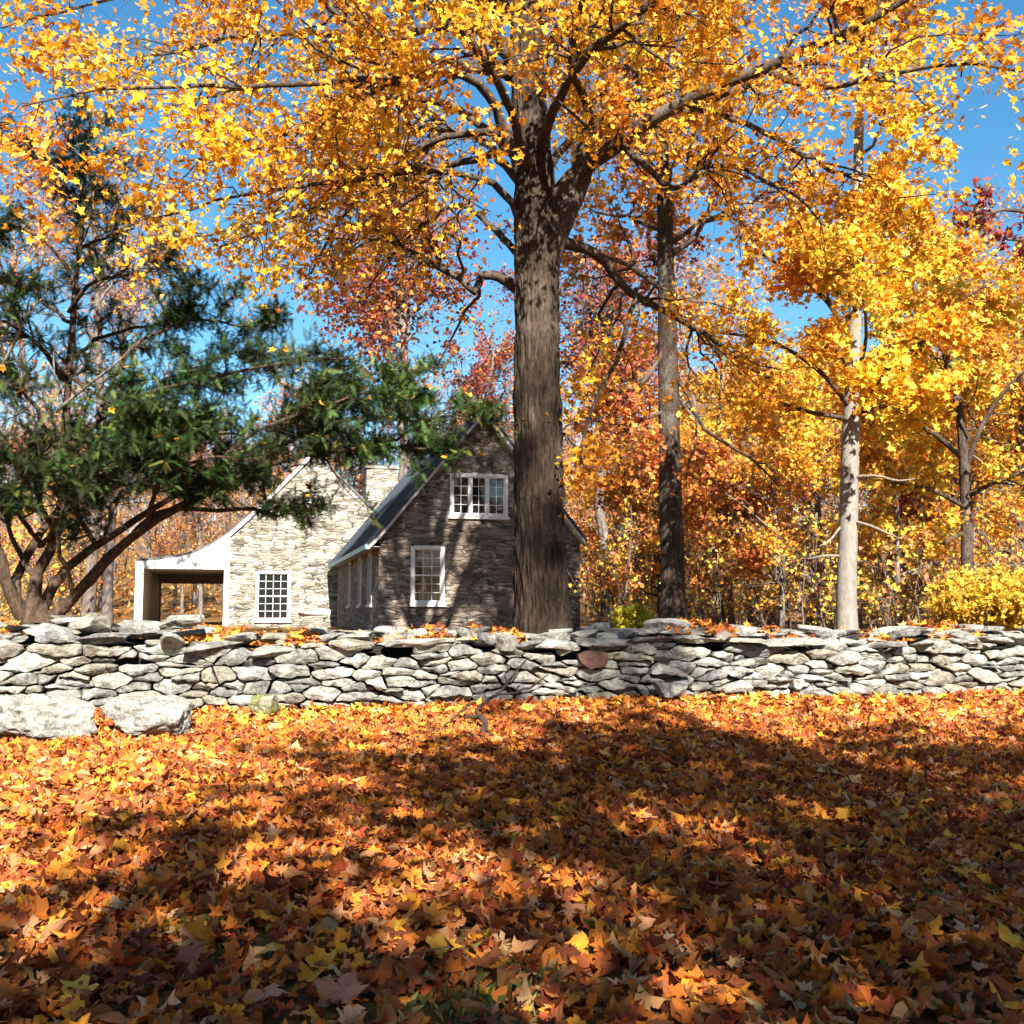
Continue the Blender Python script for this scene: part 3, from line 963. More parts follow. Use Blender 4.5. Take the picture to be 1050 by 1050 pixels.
# rubble heart, coloured near-black to put shade into the open joints
vs, fs = [], []
ss = np.arange(0, S_LEN, .3)
for s in ss:
    og, tg, ou = wall_frame(s)
    for sb, z in ((.20, -.2), (.20, face_top(s) - .13), (.95, face_top(s) + .06), (.95, -.2)):
        p = og - ou * sb
        vs.append((p[0], p[1], front_z(og[0], og[1]) + z))
for i in range(len(ss) - 1):
    for k in range(3):
        fs.append([i * 4 + k, i * 4 + 4 + k, i * 4 + 5 + k, i * 4 + 1 + k])
M_RUBBLE_SHADE = simple_mat("rubble", (0.022, 0.019, 0.015), 0.95, 0.1, 20, 0.3)
link("rubble_core", py_mesh("rubble_core", np.array(vs) - IW, fs, M_RUBBLE_SHADE), wall)

def loose_rock(name, label, cat, px, py, d, dims, rz, tint, seed, cuts=9, rough=1.0, group=None, z=None, sub=4, tilt=(0, 0)):
    c = P(px, py, d)
    if z is not None: c[2] = z
    vs, fs = rock_geo(np.random.default_rng(seed), (0, 0, 0), dims, rz, tilt, cuts, rough, sub)
    o = link(name, stone_mesh(name, vs, fs, tint))
    o.location = c
    return tag(o, label, cat, group)
gB = "large boulders in front of the wall"
loose_rock("boulder", "long pale lichen-covered boulder at the left edge, half sunk in the fallen leaves", "boulder", 46, 736, 9.7, (.93, .72, .58), .10, (.25, .245, .225), 3, 14, 1.5, gB, tilt=(-.03, .12), sub=5)
loose_rock("boulder", "blocky pale boulder with a steep right end, beside the longer left-edge boulder", "boulder", 160, 735, 9.95, (.78, .55, .50), -.12, (.26, .255, .235), 14, 11, 1.2, gB, tilt=(-.04, .10), sub=5)
loose_rock("boulder", "rounded dark grey stone perched on the wall top below the porch post", "stone", 187, 638, 11.55, (.42, .36, .25), .2, (.20, .20, .18), 21, 9)
loose_rock("flat_stone", "thin pale flat stone lying on the wall top beneath the sunlit gable window", "stone", 324, 629, 11.9, (.36, .3, .075), .1, (.40, .39, .36), 23, 6, sub=3, tilt=(-.10, 0))
loose_rock("mossy_stone", "greenish mossy stone at the foot of the wall right of the boulders", "stone", 270, 723, 11.15, (.40, .3, .26), 0, (.19, .20, .07), 27, 8)
loose_rock("boulder", "rounded stone at the wall foot right of the maple trunk, shadow put into its tint", "stone", 688, 708, 12.05, (.36, .34, .24), .3, (.13, .13, .12), 29, 8)  # dark tint stands in for the shadow patch on the wall

# ------------------------------------------------------------------ the big golden maple behind the wall
def bark_trunk(rows, n, sides, furrow, seed, m, name, parent, base, flare=0.0):
    """Trunk with real vertical furrows: rows (x,y,z,r)."""
    p = catmull(rows, n)
    c, r = p[:, :3], p[:, 3]
    t = norm(np.gradient(c, axis=0))
    u = norm(np.cross(t, np.tile([0, 1.0, 0], (n, 1)))); w = np.cross(t, u)
    vs = []
    L = np.concatenate([[0], np.cumsum(np.linalg.norm(np.diff(c, axis=0), axis=1))])
    for i in range(n):
        fl = 1 + flare * math.exp(-L[i] * 2.2)
        for k in range(sides):
            a = 2 * math.pi * k / sides
            ca, sa = math.cos(a), math.sin(a)
            tw = L[i] * .1
            f = fbm((ca * 5 + seed, sa * 5, L[i] * .8 + seed), 1.6)
            f2 = fbm((ca * 11 + seed, sa * 11, L[i] * 2.2), 1.7)
            f3 = fbm((ca * 1.2 + seed, sa * 1.2, L[i] * .6), 1.3)
            root = flare * .5 * math.exp(-L[i] * 2.5) * math.sin(a * 5 + seed) 
            rad = r[i] * fl * (1 - furrow * abs(f) * 1.6 + furrow * .5 + furrow * .7 * f2 + .07 * f3 + root * .5)
            vs.append(c[i] + rad * (ca * u[i] + sa * w[i]) - base)
    a = np.arange(n - 1)[:, None] * sides; b = np.arange(sides)[None]
    q = np.stack([(a + b), (a + (b + 1) % sides), (a + sides + (b + 1) % sides), (a + sides + b)], -1).reshape(-1, 4)
    return link(name, quads_mesh(name, np.array(vs), q, m, None, True), parent)

def rows_px(lst):
    """[(px, py, depth, width px)] -> rows (x, y, z, radius)."""
    return [(*P(a, b, d), w / 2 * d / F) for a, b, d, w in lst]

rng = np.random.default_rng(2)
mbase = P(557, 650, 15.0); mbase[2] = float(ground_z(mbase[0], mbase[1]))
maple = empty("maple_tree", mbase)
tag(maple, "big golden-leaved maple with thick furrowed dark trunk right behind the stone wall at the centre", "tree", "trees")
bark_trunk([(*(mbase - [0, 0, .3]), .47)] + rows_px([(556, 630, 15, 53), (555, 600, 15, 50), (553, 500, 15, 47), (551, 400, 15, 45), (550, 300, 15, 44), (550, 235, 15, 44), (545, 150, 15, 36), (540, 60, 15.1, 33), (538, -60, 15.3, 28), (545, -260, 15.5, 20), (550, -480, 15.6, 9)]),
           320, 150, .17, 3.0, M_BARK, "trunk", maple, mbase, .07)
LIMBS = [
    [(556, 275, 15, 26), (572, 228, 15, 24), (590, 185, 14.9, 21), (640, 150, 14.6, 17), (700, 115, 14.2, 14.5), (790, 75, 13.6, 12), (880, 40, 13, 9), (965, 0, 12.5, 6.5), (1060, -50, 12, 4)],
    [(555, 285, 15, 28), (572, 232, 15.05, 28), (590, 188, 15.1, 25), (604, 130, 15.2, 23), (622, 85, 15.4, 21), (652, 40, 15.7, 18), (664, -20, 16, 15), (690, -150, 16.6, 9), (720, -300, 17, 4)],
    [(572, 248, 15, 14), (610, 258, 15.3, 11), (640, 282, 15.5, 9), (665, 303, 15.6, 8), (700, 325, 15.9, 7), (730, 345, 16.1, 5.5), (760, 372, 16.4, 4), (800, 395, 16.8, 2.5)],
    [(652, 296, 15.5, 5), (650, 340, 15.4, 5), (633, 400, 15.3, 4.5), (616, 445, 15.2, 4), (612, 475, 15.2, 3), (624, 500, 15.1, 2)],
    [(530, 296, 15, 13), (506, 277, 14.9, 11), (490, 276, 14.8, 9), (478, 290, 14.7, 8), (455, 276, 14.6, 7), (425, 258, 14.4, 6), (395, 240, 14.2, 5), (362, 222, 14, 3.5), (330, 215, 13.8, 2)],
    [(532, 170, 15, 14), (505, 120, 14.6, 11), (480, 95, 14.2, 9.5), (430, 82, 13.6, 8), (380, 95, 13.2, 6.5), (300, 130, 12.8, 5), (240, 152, 12.5, 4), (165, 155, 12.2, 2.5)],
    [(530, 160, 15, 12), (500, 132, 15.3, 9), (455, 112, 15.6, 8), (400, 105, 15.8, 7), (350, 150, 15.9, 6), (300, 205, 16, 4.5), (265, 250, 16.1, 3), (220, 285, 16.2, 2)],
    [(535, 70, 15, 16), (500, 38, 14.6, 12), (450, 30, 14.1, 10), (405, 42, 13.7, 9), (360, 30, 13.3, 7), (320, 5, 13, 5.5), (270, -30, 12.7, 3)],
    [(528, 75, 15, 12), (480, 68, 14.2, 9), (420, 78, 13.4, 7.5), (320, 84, 12.6, 6), (220, 92, 12, 4.5), (110, 96, 11.5, 3), (20, 110, 11.2, 2)],
    [(545, 190, 15, 12), (520, 120, 13.8, 10), (470, 40, 12.4, 8), (410, -40, 11.3, 6), (340, -90, 10.6, 3)],
    [(552, 160, 14.9, 12), (590, 90, 13.6, 10), (660, 20, 12.4, 8), (760, -40, 11.4, 6), (880, -70, 10.6, 3)],
    [(545, 40, 15.2, 16), (600, -60, 16.5, 12), (680, -140, 18, 8), (780, -190, 19.5, 4)],
    [(542, 20, 15.3, 15), (480, -80, 16.8, 11), (400, -140, 18.3, 7), (300, -170, 19.5, 4)],
    [(552, 210, 15.4, 10), (585, 150, 17, 8.5), (640, 110, 18.4, 7), (720, 90, 19.6, 4), (800, 100, 20.5, 2.5)],
    [(545, 200, 15.4, 10), (500, 150, 17, 8), (430, 130, 18.5, 6), (350, 140, 19.6, 3)],
    [(540, -60, 15.3, 18), (560, -180, 13.6, 12), (600, -260, 12, 7), (650, -320, 11, 3)],
    [(542, -40, 15.3, 16), (470, -150, 14.6, 12), (380, -230, 13.8, 8), (250, -280, 13.2, 4)],
    [(545, -80, 15.4, 16), (640, -190, 14.9, 12), (760, -260, 14.2, 7), (880, -300, 13.8, 4)],
    [(545, -160, 15.4, 16), (520, -240, 16.2, 11), (490, -320, 17.2, 7), (460, -390, 18, 3)],
    [(545, -180, 15.4, 15), (580, -250, 16.4, 11), (630, -310, 17.5, 7), (670, -360, 18.2, 3)],
    [(546, -240, 15.5, 14), (555, -320, 16.8, 10), (575, -400, 17.8, 6), (590, -460, 18.6, 3)],
    [(545, -100, 15.3, 15), (560, -170, 17, 11), (560, -230, 18.6, 7), (550, -280, 19.6, 3)],
    [(545, -120, 15.3, 15), (610, -180, 17, 11), (680, -220, 18.4, 7), (730, -250, 19.4, 3)],
    [(545, -140, 15.3, 15), (470, -190, 16.8, 11), (400, -240, 17.8, 7), (350, -280, 18.4, 3)],
    [(700, 115, 14.2, 8), (760, 130, 14.6, 6), (830, 165, 15, 5), (880, 185, 15.2, 2)],
    [(790, 75, 13.6, 7), (850, 85, 12.8, 5.5), (930, 70, 12, 4), (1010, 80, 11.4, 3), (1080, 100, 11, 2)],
    [(604, 130, 15.2, 10), (590, 80, 14.2, 8), (600, 20, 13.2, 6), (640, -40, 12.4, 4)],
    [(640, 150, 14.6, 8), (690, 190, 14.2, 6), (740, 170, 13.8, 5), (800, 190, 13.5, 3.5), (850, 230, 13.3, 2)],
    [(545, 10, 15.2, 12), (600, -20, 17, 9), (680, 0, 18.5, 6), (740, 40, 19.3, 3)],
    [(543, -10, 15.2, 12), (520, -60, 17, 9), (500, -90, 18.6, 6), (470, -100, 19.4, 3)],
    [(545, -50, 15.3, 12), (590, -110, 17.5, 9), (650, -140, 18.8, 6), (700, -150, 19.6, 3)],
    [(545, 40, 15.2, 11), (505, 0, 16.5, 8), (460, -15, 17.5, 5), (425, -35, 18.3, 2.5)],
    [(545, -20, 15.2, 11), (490, -35, 16.3, 8), (440, -60, 17.2, 5), (395, -80, 18, 2.5)],
    [(545, -80, 15.3, 11), (510, -140, 16.6, 8), (465, -185, 17.7, 5), (440, -220, 18.3, 2.5)],
    [(545, 70, 15.2, 12), (570, 25, 17, 9), (600, 10, 18.6, 6), (640, 20, 19.6, 3)],
    [(532, 225, 15, 9), (490, 190, 14.6, 7), (430, 178, 14.1, 6), (340, 190, 13.5, 4.5), (240, 205, 13, 3.2), (150, 225, 12.6, 2)],
    [(530, 140, 15, 9), (480, 140, 15.4, 7), (420, 170, 15.8, 5.5), (365, 225, 16.1, 4), (325, 290, 16.3, 2.4)],
    [(533, 90, 15.2, 10), (470, 20, 14.4, 8), (380, -20, 13.6, 6), (250, -10, 12.9, 4.5), (120, 25, 12.4, 3), (10, 50, 12.1, 2)],
    [(535, 150, 15.4, 10), (460, 170, 16.5, 7), (360, 200, 17.6, 5), (260, 220, 18.5, 3.5), (160, 240, 19.2, 2)],
    [(535, 60, 15.4, 10), (450, 60, 16.8, 8), (330, 40, 18, 6), (200, 50, 19, 4), (80, 70, 19.8, 2.5)],
    [(530, 260, 15.2, 8), (490, 225, 15.8, 6), (450, 215, 16.5, 4.5), (400, 255, 17.2, 3), (370, 300, 17.6, 2)],
]
LEAF_W = [1.1, 1.0, 1.0, .8, .7, 1.0, .8, 1.0, 1.1, 1.1, 1.2, 1.0, 1.0, .8, .5, .9, .9, .9, 1.6, 1.6, 1.6, 1.6, 1.6, 1.6, 1.1, 1.2, 1.0, 1.0, 1.6, 1.6, 1.6, 2.0, 2.0, 2.0, 1.4, .55, .45, .75, .5, .7, .35]
leaf_pos, leaf_sz = [], []
for li, lm in enumerate(LIMBS):
    rows = catmull(rows_px(lm), 20)
    w = Wood()
    jit = np.cumsum(rng.normal(size=(20, 3)) * .028, axis=0); jit[0] = 0
    lp = rows[:, :3] + jit
    lr = rows[:, 3]
    w.tubes(lp - mbase, lr, 9)
    L = np.linalg.norm(np.diff(lp, axis=0), axis=1).sum()
    tm = .12 if li in (3,) else .26
    n1 = max(4, int(L * 3.6))
    p1, r1 = spawn(rng, lp[None], lr[None], n1, tm, (.5, 1.25), (.8, 2.3) if li != 3 else (.4, 1.0), up=.08, bend=.2, K=7, rfac=.55, flat=.35)
    p1[:, :, 2] -= (np.linspace(0, 1, 7) ** 2 * .16)[None]
    if li in (0, 1):
        kk_ = np.linspace(0, 1, 7)[None]
        p1[:, :, 1] += kk_ * .7; p1[:, :, 2] += kk_ * .35
    w.tubes(p1 - mbase, r1, 5)
    p2, r2 = spawn(rng, p1, r1, 5, .2, (.4, 1.1), (.35, .95), up=-.02, bend=.25, K=5, rfac=.65, flat=.2)
    p2[:, :, 2] -= (np.linspace(0, 1, 5) ** 2 * .10)[None]
    w.tubes(p2 - mbase, np.maximum(r2, .0022), 3)
    o = link("limb", w.mesh("limb", M_LIMB), maple)
    nl = max(2, int(round(17 * LEAF_W[li])))
    lp2 = along(rng, p2, nl, .1, .13)
    keep = rng.random(len(lp2)) < .92
    leaf_pos.append(lp2[keep])
    lp1 = along(rng, p1, max(1, int(9 * LEAF_W[li])), .4, .13)
    leaf_pos.append(lp1)
lp = np.concatenate(leaf_pos)
print("maple leaves", len(lp))
sz = rng.uniform(.055, .122, len(lp))
link("crown", leaf_mesh(rng, "crown", lp - mbase, sz, clump_hue(rng, lp, pick(rng, len(lp), GOLD, .22), 1.5), M_LEAF, LEAF_LO, (0.05, -.25, .45), .62), maple)

# ------------------------------------------------------------------ generic trees
def make_tree(seed, height, r0, crown_base, crown_r, n_limbs, palette, leaf, leaf_n, bark, lean=0.03, shape='round', twig=1.0, mat=None, lf_shape=LEAF_FAR, droop=0.0, sub=(7, 5)):
    """Returns (trunk mesh, crown mesh or None) with its foot at the origin."""
    rg = np.random.default_rng(seed)
    K = 14
    k = np.linspace(0, 1, K)
    ld = rg.normal(size=2) * lean * height
    tp = np.stack([ld[0] * k ** 1.5 + np.cumsum(rg.normal(size=K)) * .004 * height, ld[1] * k ** 1.5 + np.cumsum(rg.normal(size=K)) * .004 * height, k * height - .15], -1)
    tp[:, :2] -= tp[0, :2]
    tr = r0 * (1 - .9 * k) ** .8 * (1 + .35 * np.exp(-k * 30))
    w = Wood()
    w.tubes(tp, tr, 12)
    tmin = crown_base / height
    p1, r1 = spawn(rg, tp[None], tr[None], n_limbs, tmin, (.7, 1.25), (crown_r * .6, crown_r * 1.15), up=.28 if shape != 'flat' else .02, bend=.18, K=8, rfac=.6)
    if shape == 'cone': pass
    w.tubes(p1, r1, 6)
    p2, r2 = spawn(rg, p1, r1, sub[0], .2, (.4, 1.0), (crown_r * .25, crown_r * .55), up=.1 - droop, bend=.25, K=6, rfac=.6)
    w.tubes(p2, np.maximum(r2, .004 * twig), 4)
    p3, r3 = spawn(rg, p2, r2, sub[1], .2, (.4, 1.0), (crown_r * .1, crown_r * .26), up=.05 - droop, bend=.25, K=4, rfac=.65)
    w.tubes(p3, np.maximum(r3, .0035 * twig), 3)
    tm = w.mesh("trunk", bark)
    if leaf_n <= 0: return tm, None
    pos = np.concatenate([along(rg, p3, leaf_n, .2, crown_r * .035), along(rg, p2, max(1, leaf_n // 2), .5, crown_r * .035)])
    # lift out whole sprays so that the sky shows through
    ph = rg.uniform(0, 6, 3)
    f = np.sin(pos[:, 0] * 6.0 / crown_r + ph[0]) + np.sin(pos[:, 1] * 6.5 / crown_r + ph[1]) + np.sin(pos[:, 2] * 7.0 / crown_r + ph[2])
    pos = pos[rg.random(len(pos)) < np.clip(.62 + .33 * f, .12, 1)]
    n = len(pos)
    return tm, leaf_mesh(rg, "crown", pos, rg.uniform(.7, 1.3, n) * leaf, clump_hue(rg, pos, pick(rg, n, palette, .2), 1.1), mat or M_LEAF, lf_shape, (0, -.1, .5), .75)

def place_tree(name, meshes, loc, rz, sc, label, group="trees"):
    t = empty(name, loc, rz)
    t.scale = (sc, sc, sc)
    tag(t, label, "tree", group)
    link("trunk", meshes[0], t)
    if meshes[1] is not None: link("crown", meshes[1], t)
    return t

def at(px, d):
    p = P(px, 628, d); p[2] = float(ground_z(p[0], p[1])); return p

# --- the dark straight oak, the pale-barked maple and the other trees one can tell apart
def rooted_tree(name, label, rows, bark, palette, seed, limbs, leaf, leaf_n, sides=28, furrow=.06, n_extra=14, tmin=.5, crown_r=3.0, twigs=(6, 5), lf=LEAF_LO, flare=.1):
    rg = np.random.default_rng(seed)
    rw = rows_px(rows)
    b = np.array(rw[0][:3]); b[2] = float(ground_z(b[0], b[1]))
    rw = [(b[0], b[1], b[2] - .3, rw[0][3] * 1.08)] + rw[1:]
    t = empty(name, b); tag(t, label, "tree", "trees")
    bark_trunk(rw, 110, sides, furrow, seed * 1.7, bark, "trunk", t, b, flare)
    tp = catmull(rw, 30)
    pos = []
    ex_p, ex_r = spawn(rg, tp[None, :, :3], tp[None, :, 3], n_extra, tmin, (.7, 1.3), (crown_r * .6, crown_r * 1.2), up=.2, bend=.2, K=9, rfac=.5)
    lim = [(ex_p, ex_r)]
    for l in limbs:
        q = catmull(rows_px(l), 9)
        lim.append((q[None, :, :3], q[None, :, 3]))
    lim = [(a[None], c[None]) for g_ in lim for a, c in zip(*g_)]
    for bi, (lp_, lr_) in enumerate(lim):
        w = Wood()
        w.tubes(lp_ - b, lr_, 7)
        p1, r1 = spawn(rg, lp_, lr_, twigs[0], .25, (.4, 1.15), (crown_r * .22, crown_r * .55), up=.06, bend=.22, K=6, rfac=.6)
        w.tubes(p1 - b, np.maximum(r1, .004), 4)
        p2, r2 = spawn(rg, p1, r1, twigs[1], .2, (.4, 1.1), (crown_r * .1, crown_r * .25), up=0, bend=.25, K=5, rfac=.65)
        w.tubes(p2 - b, np.maximum(r2, .003), 3)
        pos.append(along(rg, p2, leaf_n, .15, .12))
        link("limb", w.mesh("limb", M_LIMB), t)
    pos = np.concatenate(pos)
    n = len(pos)
    link("crown", leaf_mesh(rg, "crown", pos - b, rg.uniform(.7, 1.3, n) * leaf, clump_hue(rg, pos, pick(rg, n, palette, .2), 1.3), M_LEAF, lf, (0, -.2, .5), .7), t)
    print(name, n)
    return t

rooted_tree("oak_tree", "tall straight dark-barked oak with rust red leaves, second trunk right of the golden maple",
            [(690, 632, 22, 28), (690, 600, 22, 25), (688, 520, 22, 23.5), (686, 430, 22, 22), (684, 330, 22, 19), (682, 230, 22, 16), (679, 150, 22, 13), (676, 40, 22, 10), (674, -120, 22, 6), (672, -260, 22, 3)],
            M_OAK, ORANGE + RUST, 31,
            [[(690, 248, 22, 6), (705, 238, 21.8, 5), (722, 222, 21.5, 4), (745, 200, 21.2, 3)],
             [(686, 350, 22, 6), (665, 385, 21.7, 5), (645, 400, 21.4, 4), (610, 400, 21.2, 2.5)],
             [(688, 380, 22, 6), (706, 405, 21.7, 5), (722, 440, 21.4, 4), (770, 470, 21.2, 3), (800, 500, 21, 2)],
             [(687, 420, 22, 5), (660, 430, 21.6, 4), (640, 440, 21.2, 2.5)],
             [(684, 300, 22, 7), (640, 270, 22.5, 5), (600, 260, 23, 3)]],
            .13, 13, n_extra=18, tmin=.45, crown_r=3.4)
rooted_tree("maple_tree", "golden maple with a smooth pale grey lower trunk, third trunk right of the wall's centre",
            [(868, 640, 19.5, 22), (868, 610, 19.5, 20), (870, 540, 19.5, 19), (872, 460, 19.5, 18), (875, 380, 19.5, 15), (878, 280, 19.5, 11), (880, 160, 19.5, 10), (885, 20, 19.5, 6), (888, -80, 19.5, 3)],
            M_PALE, GOLD + YELLOW, 37,
            [[(874, 420, 19.5, 6), (840, 380, 19, 5), (790, 350, 18.5, 4), (730, 340, 18.2, 3)],
             [(876, 400, 19.5, 6), (920, 370, 18.8, 5), (945, 350, 18.3, 4), (970, 340, 18, 3)],
             [(875, 350, 19.5, 6), (840, 300, 20, 5), (780, 260, 20.3, 3)],
             [(878, 300, 19.5, 6), (910, 260, 20, 5), (945, 235, 20.4, 3)],
             [(874, 390, 19.5, 5), (865, 370, 17.8, 4), (850, 350, 16.9, 3)],
             [(876, 390, 19.5, 5), (888, 350, 18, 4), (884, 300, 17.2, 3), (868, 255, 16.8, 2)],
             [(874, 428, 19.5, 5), (892, 405, 18, 4), (905, 385, 17.2, 2)],
             [(878, 320, 19.5, 5), (868, 280, 18, 4), (880, 230, 17.4, 2.5)],
             [(872, 430, 19.5, 5), (820, 420, 18.8, 4), (770, 400, 18.2, 3)],
             [(874, 425, 19.5, 5), (910, 415, 19, 4), (950, 400, 18.6, 3)]],
            .125, 20, furrow=.02, n_extra=17, tmin=.5, crown_r=2.0, flare=.16)
# bare snags on the pale trunk belong to it; they are short dead side branches
pale = [o for o in bpy.data.objects if o.name == "maple_tree.001"][0]
for l in ([(877, 489, 19.4, 4), (900, 488, 19.1, 3), (920, 493, 18.9, 2.5), (938, 491, 18.8, 1.2)], [(877, 535, 19.4, 4), (895, 540, 19.1, 3), (910, 547, 19, 2.5), (925, 553, 18.8, 1)], [(862, 570, 19.5, 3.4), (845, 570, 19.3, 2.5), (828, 573, 19.2, 1)], [(862, 540, 19.5, 3), (850, 555, 19.2, 2), (840, 560, 19, 1)]):
    q = catmull(rows_px(l), 8)
    link("dead_branch", Wood().tubes(q[:, :3] - np.array(pale.location), q[:, 3], 6).mesh("dead_branch", M_DEAD), pale)

rooted_tree("maple_tree", "orange and yellow maple with a forked dark trunk at the right, behind the yellow shrub",
            [(992, 640, 27, 15), (992, 590, 27, 12.5), (990, 500, 27, 11), (985, 430, 27, 9), (975, 380, 27, 7), (968, 330, 27, 6), (962, 280, 27, 3)],
            M_LIMB, AMBER + YELLOW + LIME, 41,
            [[(990, 480, 27, 6), (1010, 430, 26.6, 4.5), (1040, 390, 26.2, 4), (1080, 360, 26, 2)],
             [(988, 470, 27, 6), (950, 440, 26.5, 5), (910, 430, 26, 3)],
             [(990, 510, 27, 6), (1030, 490, 26.4, 4), (1075, 480, 26, 3)],
             [(990, 520, 27, 5), (950, 500, 26.3, 4), (915, 495, 25.8, 2)],
             [(990, 545, 27, 5), (960, 560, 26.6, 3), (930, 560, 26.3, 2)]],
            .16, 17, n_extra=18, tmin=.35, crown_r=2.9, lf=LEAF_FAR)
rooted_tree("oak_tree", "dark maroon-leaved oak reaching in from beyond the right edge under the blue sky",
            [(1140, 640, 20, 26), (1138, 500, 20, 22), (1136, 350, 20, 18), (1132, 230, 20, 13), (1128, 120, 20, 9), (1125, 40, 20, 4)],
            M_OAK, CRIMSON, 43,
            [[(1136, 300, 20, 8), (1090, 240, 19.6, 6), (1040, 215, 19.2, 4), (995, 225, 19, 2.5)],
             [(1134, 270, 20, 7), (1080, 250, 20.3, 5), (1030, 245, 20.5, 3)]],
            .14, 10, n_extra=7, tmin=.62, crown_r=1.6)

FAR = [  # name, label, px, depth, scale, seed args
]
T = {}
T['rust'] = make_tree(51, 15, .2, 3.0, 4.2, 26, RUST + PINK, .17, 5, M_GREY, sub=(8, 6))
T['crimson'] = make_tree(52, 16, .24, 4.0, 4.6, 26, CRIMSON + RUST, .17, 9, M_GREY, sub=(8, 6))
T['yellow'] = make_tree(53, 8, .10, 1.0, 3.0, 30, YELLOW + AMBER, .15, 7, M_GREY, sub=(8, 6))
T['orange'] = make_tree(54, 14, .18, 3.0, 4.2, 26, ORANGE + PINK, .17, 5, M_GREY, sub=(8, 6))
T['bare'] = make_tree(55, 17, .19, 5.0, 4.2, 22, PINK + RUST, .17, 2, M_GREY, twig=1.3, sub=(8, 6))
T['bare2'] = make_tree(56, 19, .22, 7.0, 4.0, 20, PINK, .17, 2, M_TWIG, twig=1.4, sub=(8, 6))
T['dogwood'] = make_tree(57, 4.2, .07, 1.0, 2.2, 26, RUST + RUST + ORANGE, .14, 9, M_OAK, shape='flat', sub=(7, 5))
T['pink'] = make_tree(58, 15, .17, 3.0, 4.0, 26, PINK + ORANGE, .17, 4, M_GREY, sub=(8, 6))

rg = np.random.default_rng(77)
def tree_at(kind, name, px, d, sc, label):
    place_tree(name, T[kind], at(px, d), rg.uniform(0, 6.28), sc, label)
tree_at('crimson', "oak_tree", 405, 62, 1.95, "tall dark red oak seen through the maple's left branches, above the sunlit roof")
tree_at('crimson', "oak_tree", 500, 66, 1.25, "crimson oak behind the peak of the shaded gable, left of the maple trunk")
tree_at('crimson', "oak_tree", 622, 36, .92, "deep red oak between the golden maple trunk and the straight dark oak")
tree_at('dogwood', "dogwood_tree", 678, 27, 1.0, "low spreading dogwood with brick red leaves at the foot of the straight dark oak")
tree_at('dogwood', "dogwood_tree", 742, 31, 1.15, "low orange-red understory tree between the dark oak and the pale trunk, nearer the dark oak")
tree_at('yellow', "maple_tree", 800, 30, .85, "low yellow maple sapling thicket left of the pale trunk")
tree_at('yellow', "maple_tree", 752, 40, 1.1, "yellow understory maple behind the orange-red dogwood")
tree_at('yellow', "maple_tree", 920, 31, .95, "amber understory maple just right of the pale trunk")
tree_at('orange', "maple_tree", 975, 42, 1.0, "tall pinkish orange maple rising above the forked trunk at the right")
tree_at('orange', "maple_tree", 770, 46, 1.05, "tall orange maple filling the gap between dark oak and pale trunk")
tree_at('bare', "ash_tree", 1045, 44, 1.0, "nearly bare grey ash against the sky at the right edge")
tree_at('bare', "ash_tree", 735, 38, .9, "bare thin-trunked ash right of the straight dark oak")
tree_at('pink', "maple_tree", 640, 58, 1.0, "pale pinkish maple behind the house's right corner")
tree_at('yellow', "maple_tree", 1060, 30, 1.2, "yellow understory maple at the far right edge behind the shrub")
tree_at('orange', "maple_tree", 300, 62, .95, "orange maple above the sunlit gable's left slope")
tree_at('bare2', "ash_tree", 110, 50, 1.1, "grey-trunked ash left of the porch among the evergreen's boughs")
tree_at('bare', "ash_tree", 40, 36, .95, "pale grey ash trunk behind the evergreen's foot at the left edge")
tree_at('bare2', "ash_tree", 88, 30, .85, "slim grey trunk rising behind the evergreen's arching lower limb")
tree_at('rust', "oak_tree", 205, 66, .8, "rusty oak seen through the porch opening")
tree_at('rust', "oak_tree", 60, 60, .9, "rusty brown oak behind the ash trunks left of the porch")
tree_at('pink', "maple_tree", 150, 72, .85, "pink-brown maple behind the porch's outer post")
for px, d, sc in ((660, 44, .95), (700, 36, .8), (840, 36, 1.05), (880, 42, 1.2), (950, 36, 1.0), (1000, 40, 1.25), (790, 52, 1.3), (1080, 38, 1.2), (720, 50, 1.3), (910, 52, 1.4), (830, 42, 1.2), (1030, 46, 1.3), (690, 60, 1.5)):
    place_tree("maple_tree", T['yellow'], at(px, d), rg.uniform(0, 6.28), sc, "yellow and amber understory maple in the thicket beyond the right half of the wall", "understory maples in the thicket")
for px, d, sc in ((705, 42, 1.3), (945, 38, 1.1), (600, 60, 1.3)):
    place_tree("dogwood_tree", T['dogwood'], at(px, d), rg.uniform(0, 6.28), sc, "rusty red understory tree in the thicket beyond the right half of the wall", "rusty understory trees in the thicket")
# the woods behind: individuals nobody can tell apart
kinds = ['bare', 'rust', 'pink', 'bare2', 'orange', 'bare']
names = {'bare': "ash_tree", 'bare2': "ash_tree", 'rust': "oak_tree", 'pink': "maple_tree", 'orange': "maple_tree"}
far_label = {"ash_tree": "thin bare grey tree deep in the woods behind the house and wall", "oak_tree": "rusty brown oak deep in the woods behind the house and wall", "maple_tree": "pale orange maple deep in the woods behind the house and wall"}
n_far = 0
for px in np.linspace(-140, 1190, 96):
    px = px + rg.uniform(-12, 12); d = rg.uniform(58, 95)
    if 130 < px < 620 and d < 72: d += 18
    k = kinds[rg.integers(len(kinds))]
    if px > 600: k = ['bare', 'orange', 'pink', 'bare', 'pink', 'bare2'][rg.integers(6)]
    sc = rg.uniform(.7, .98)
    place_tree(names[k], T[k], at(px, d), rg.uniform(0, 6.28), sc, far_label[names[k]], "trees deep in the woods: " + names[k].split("_")[0])
    n_far += 1

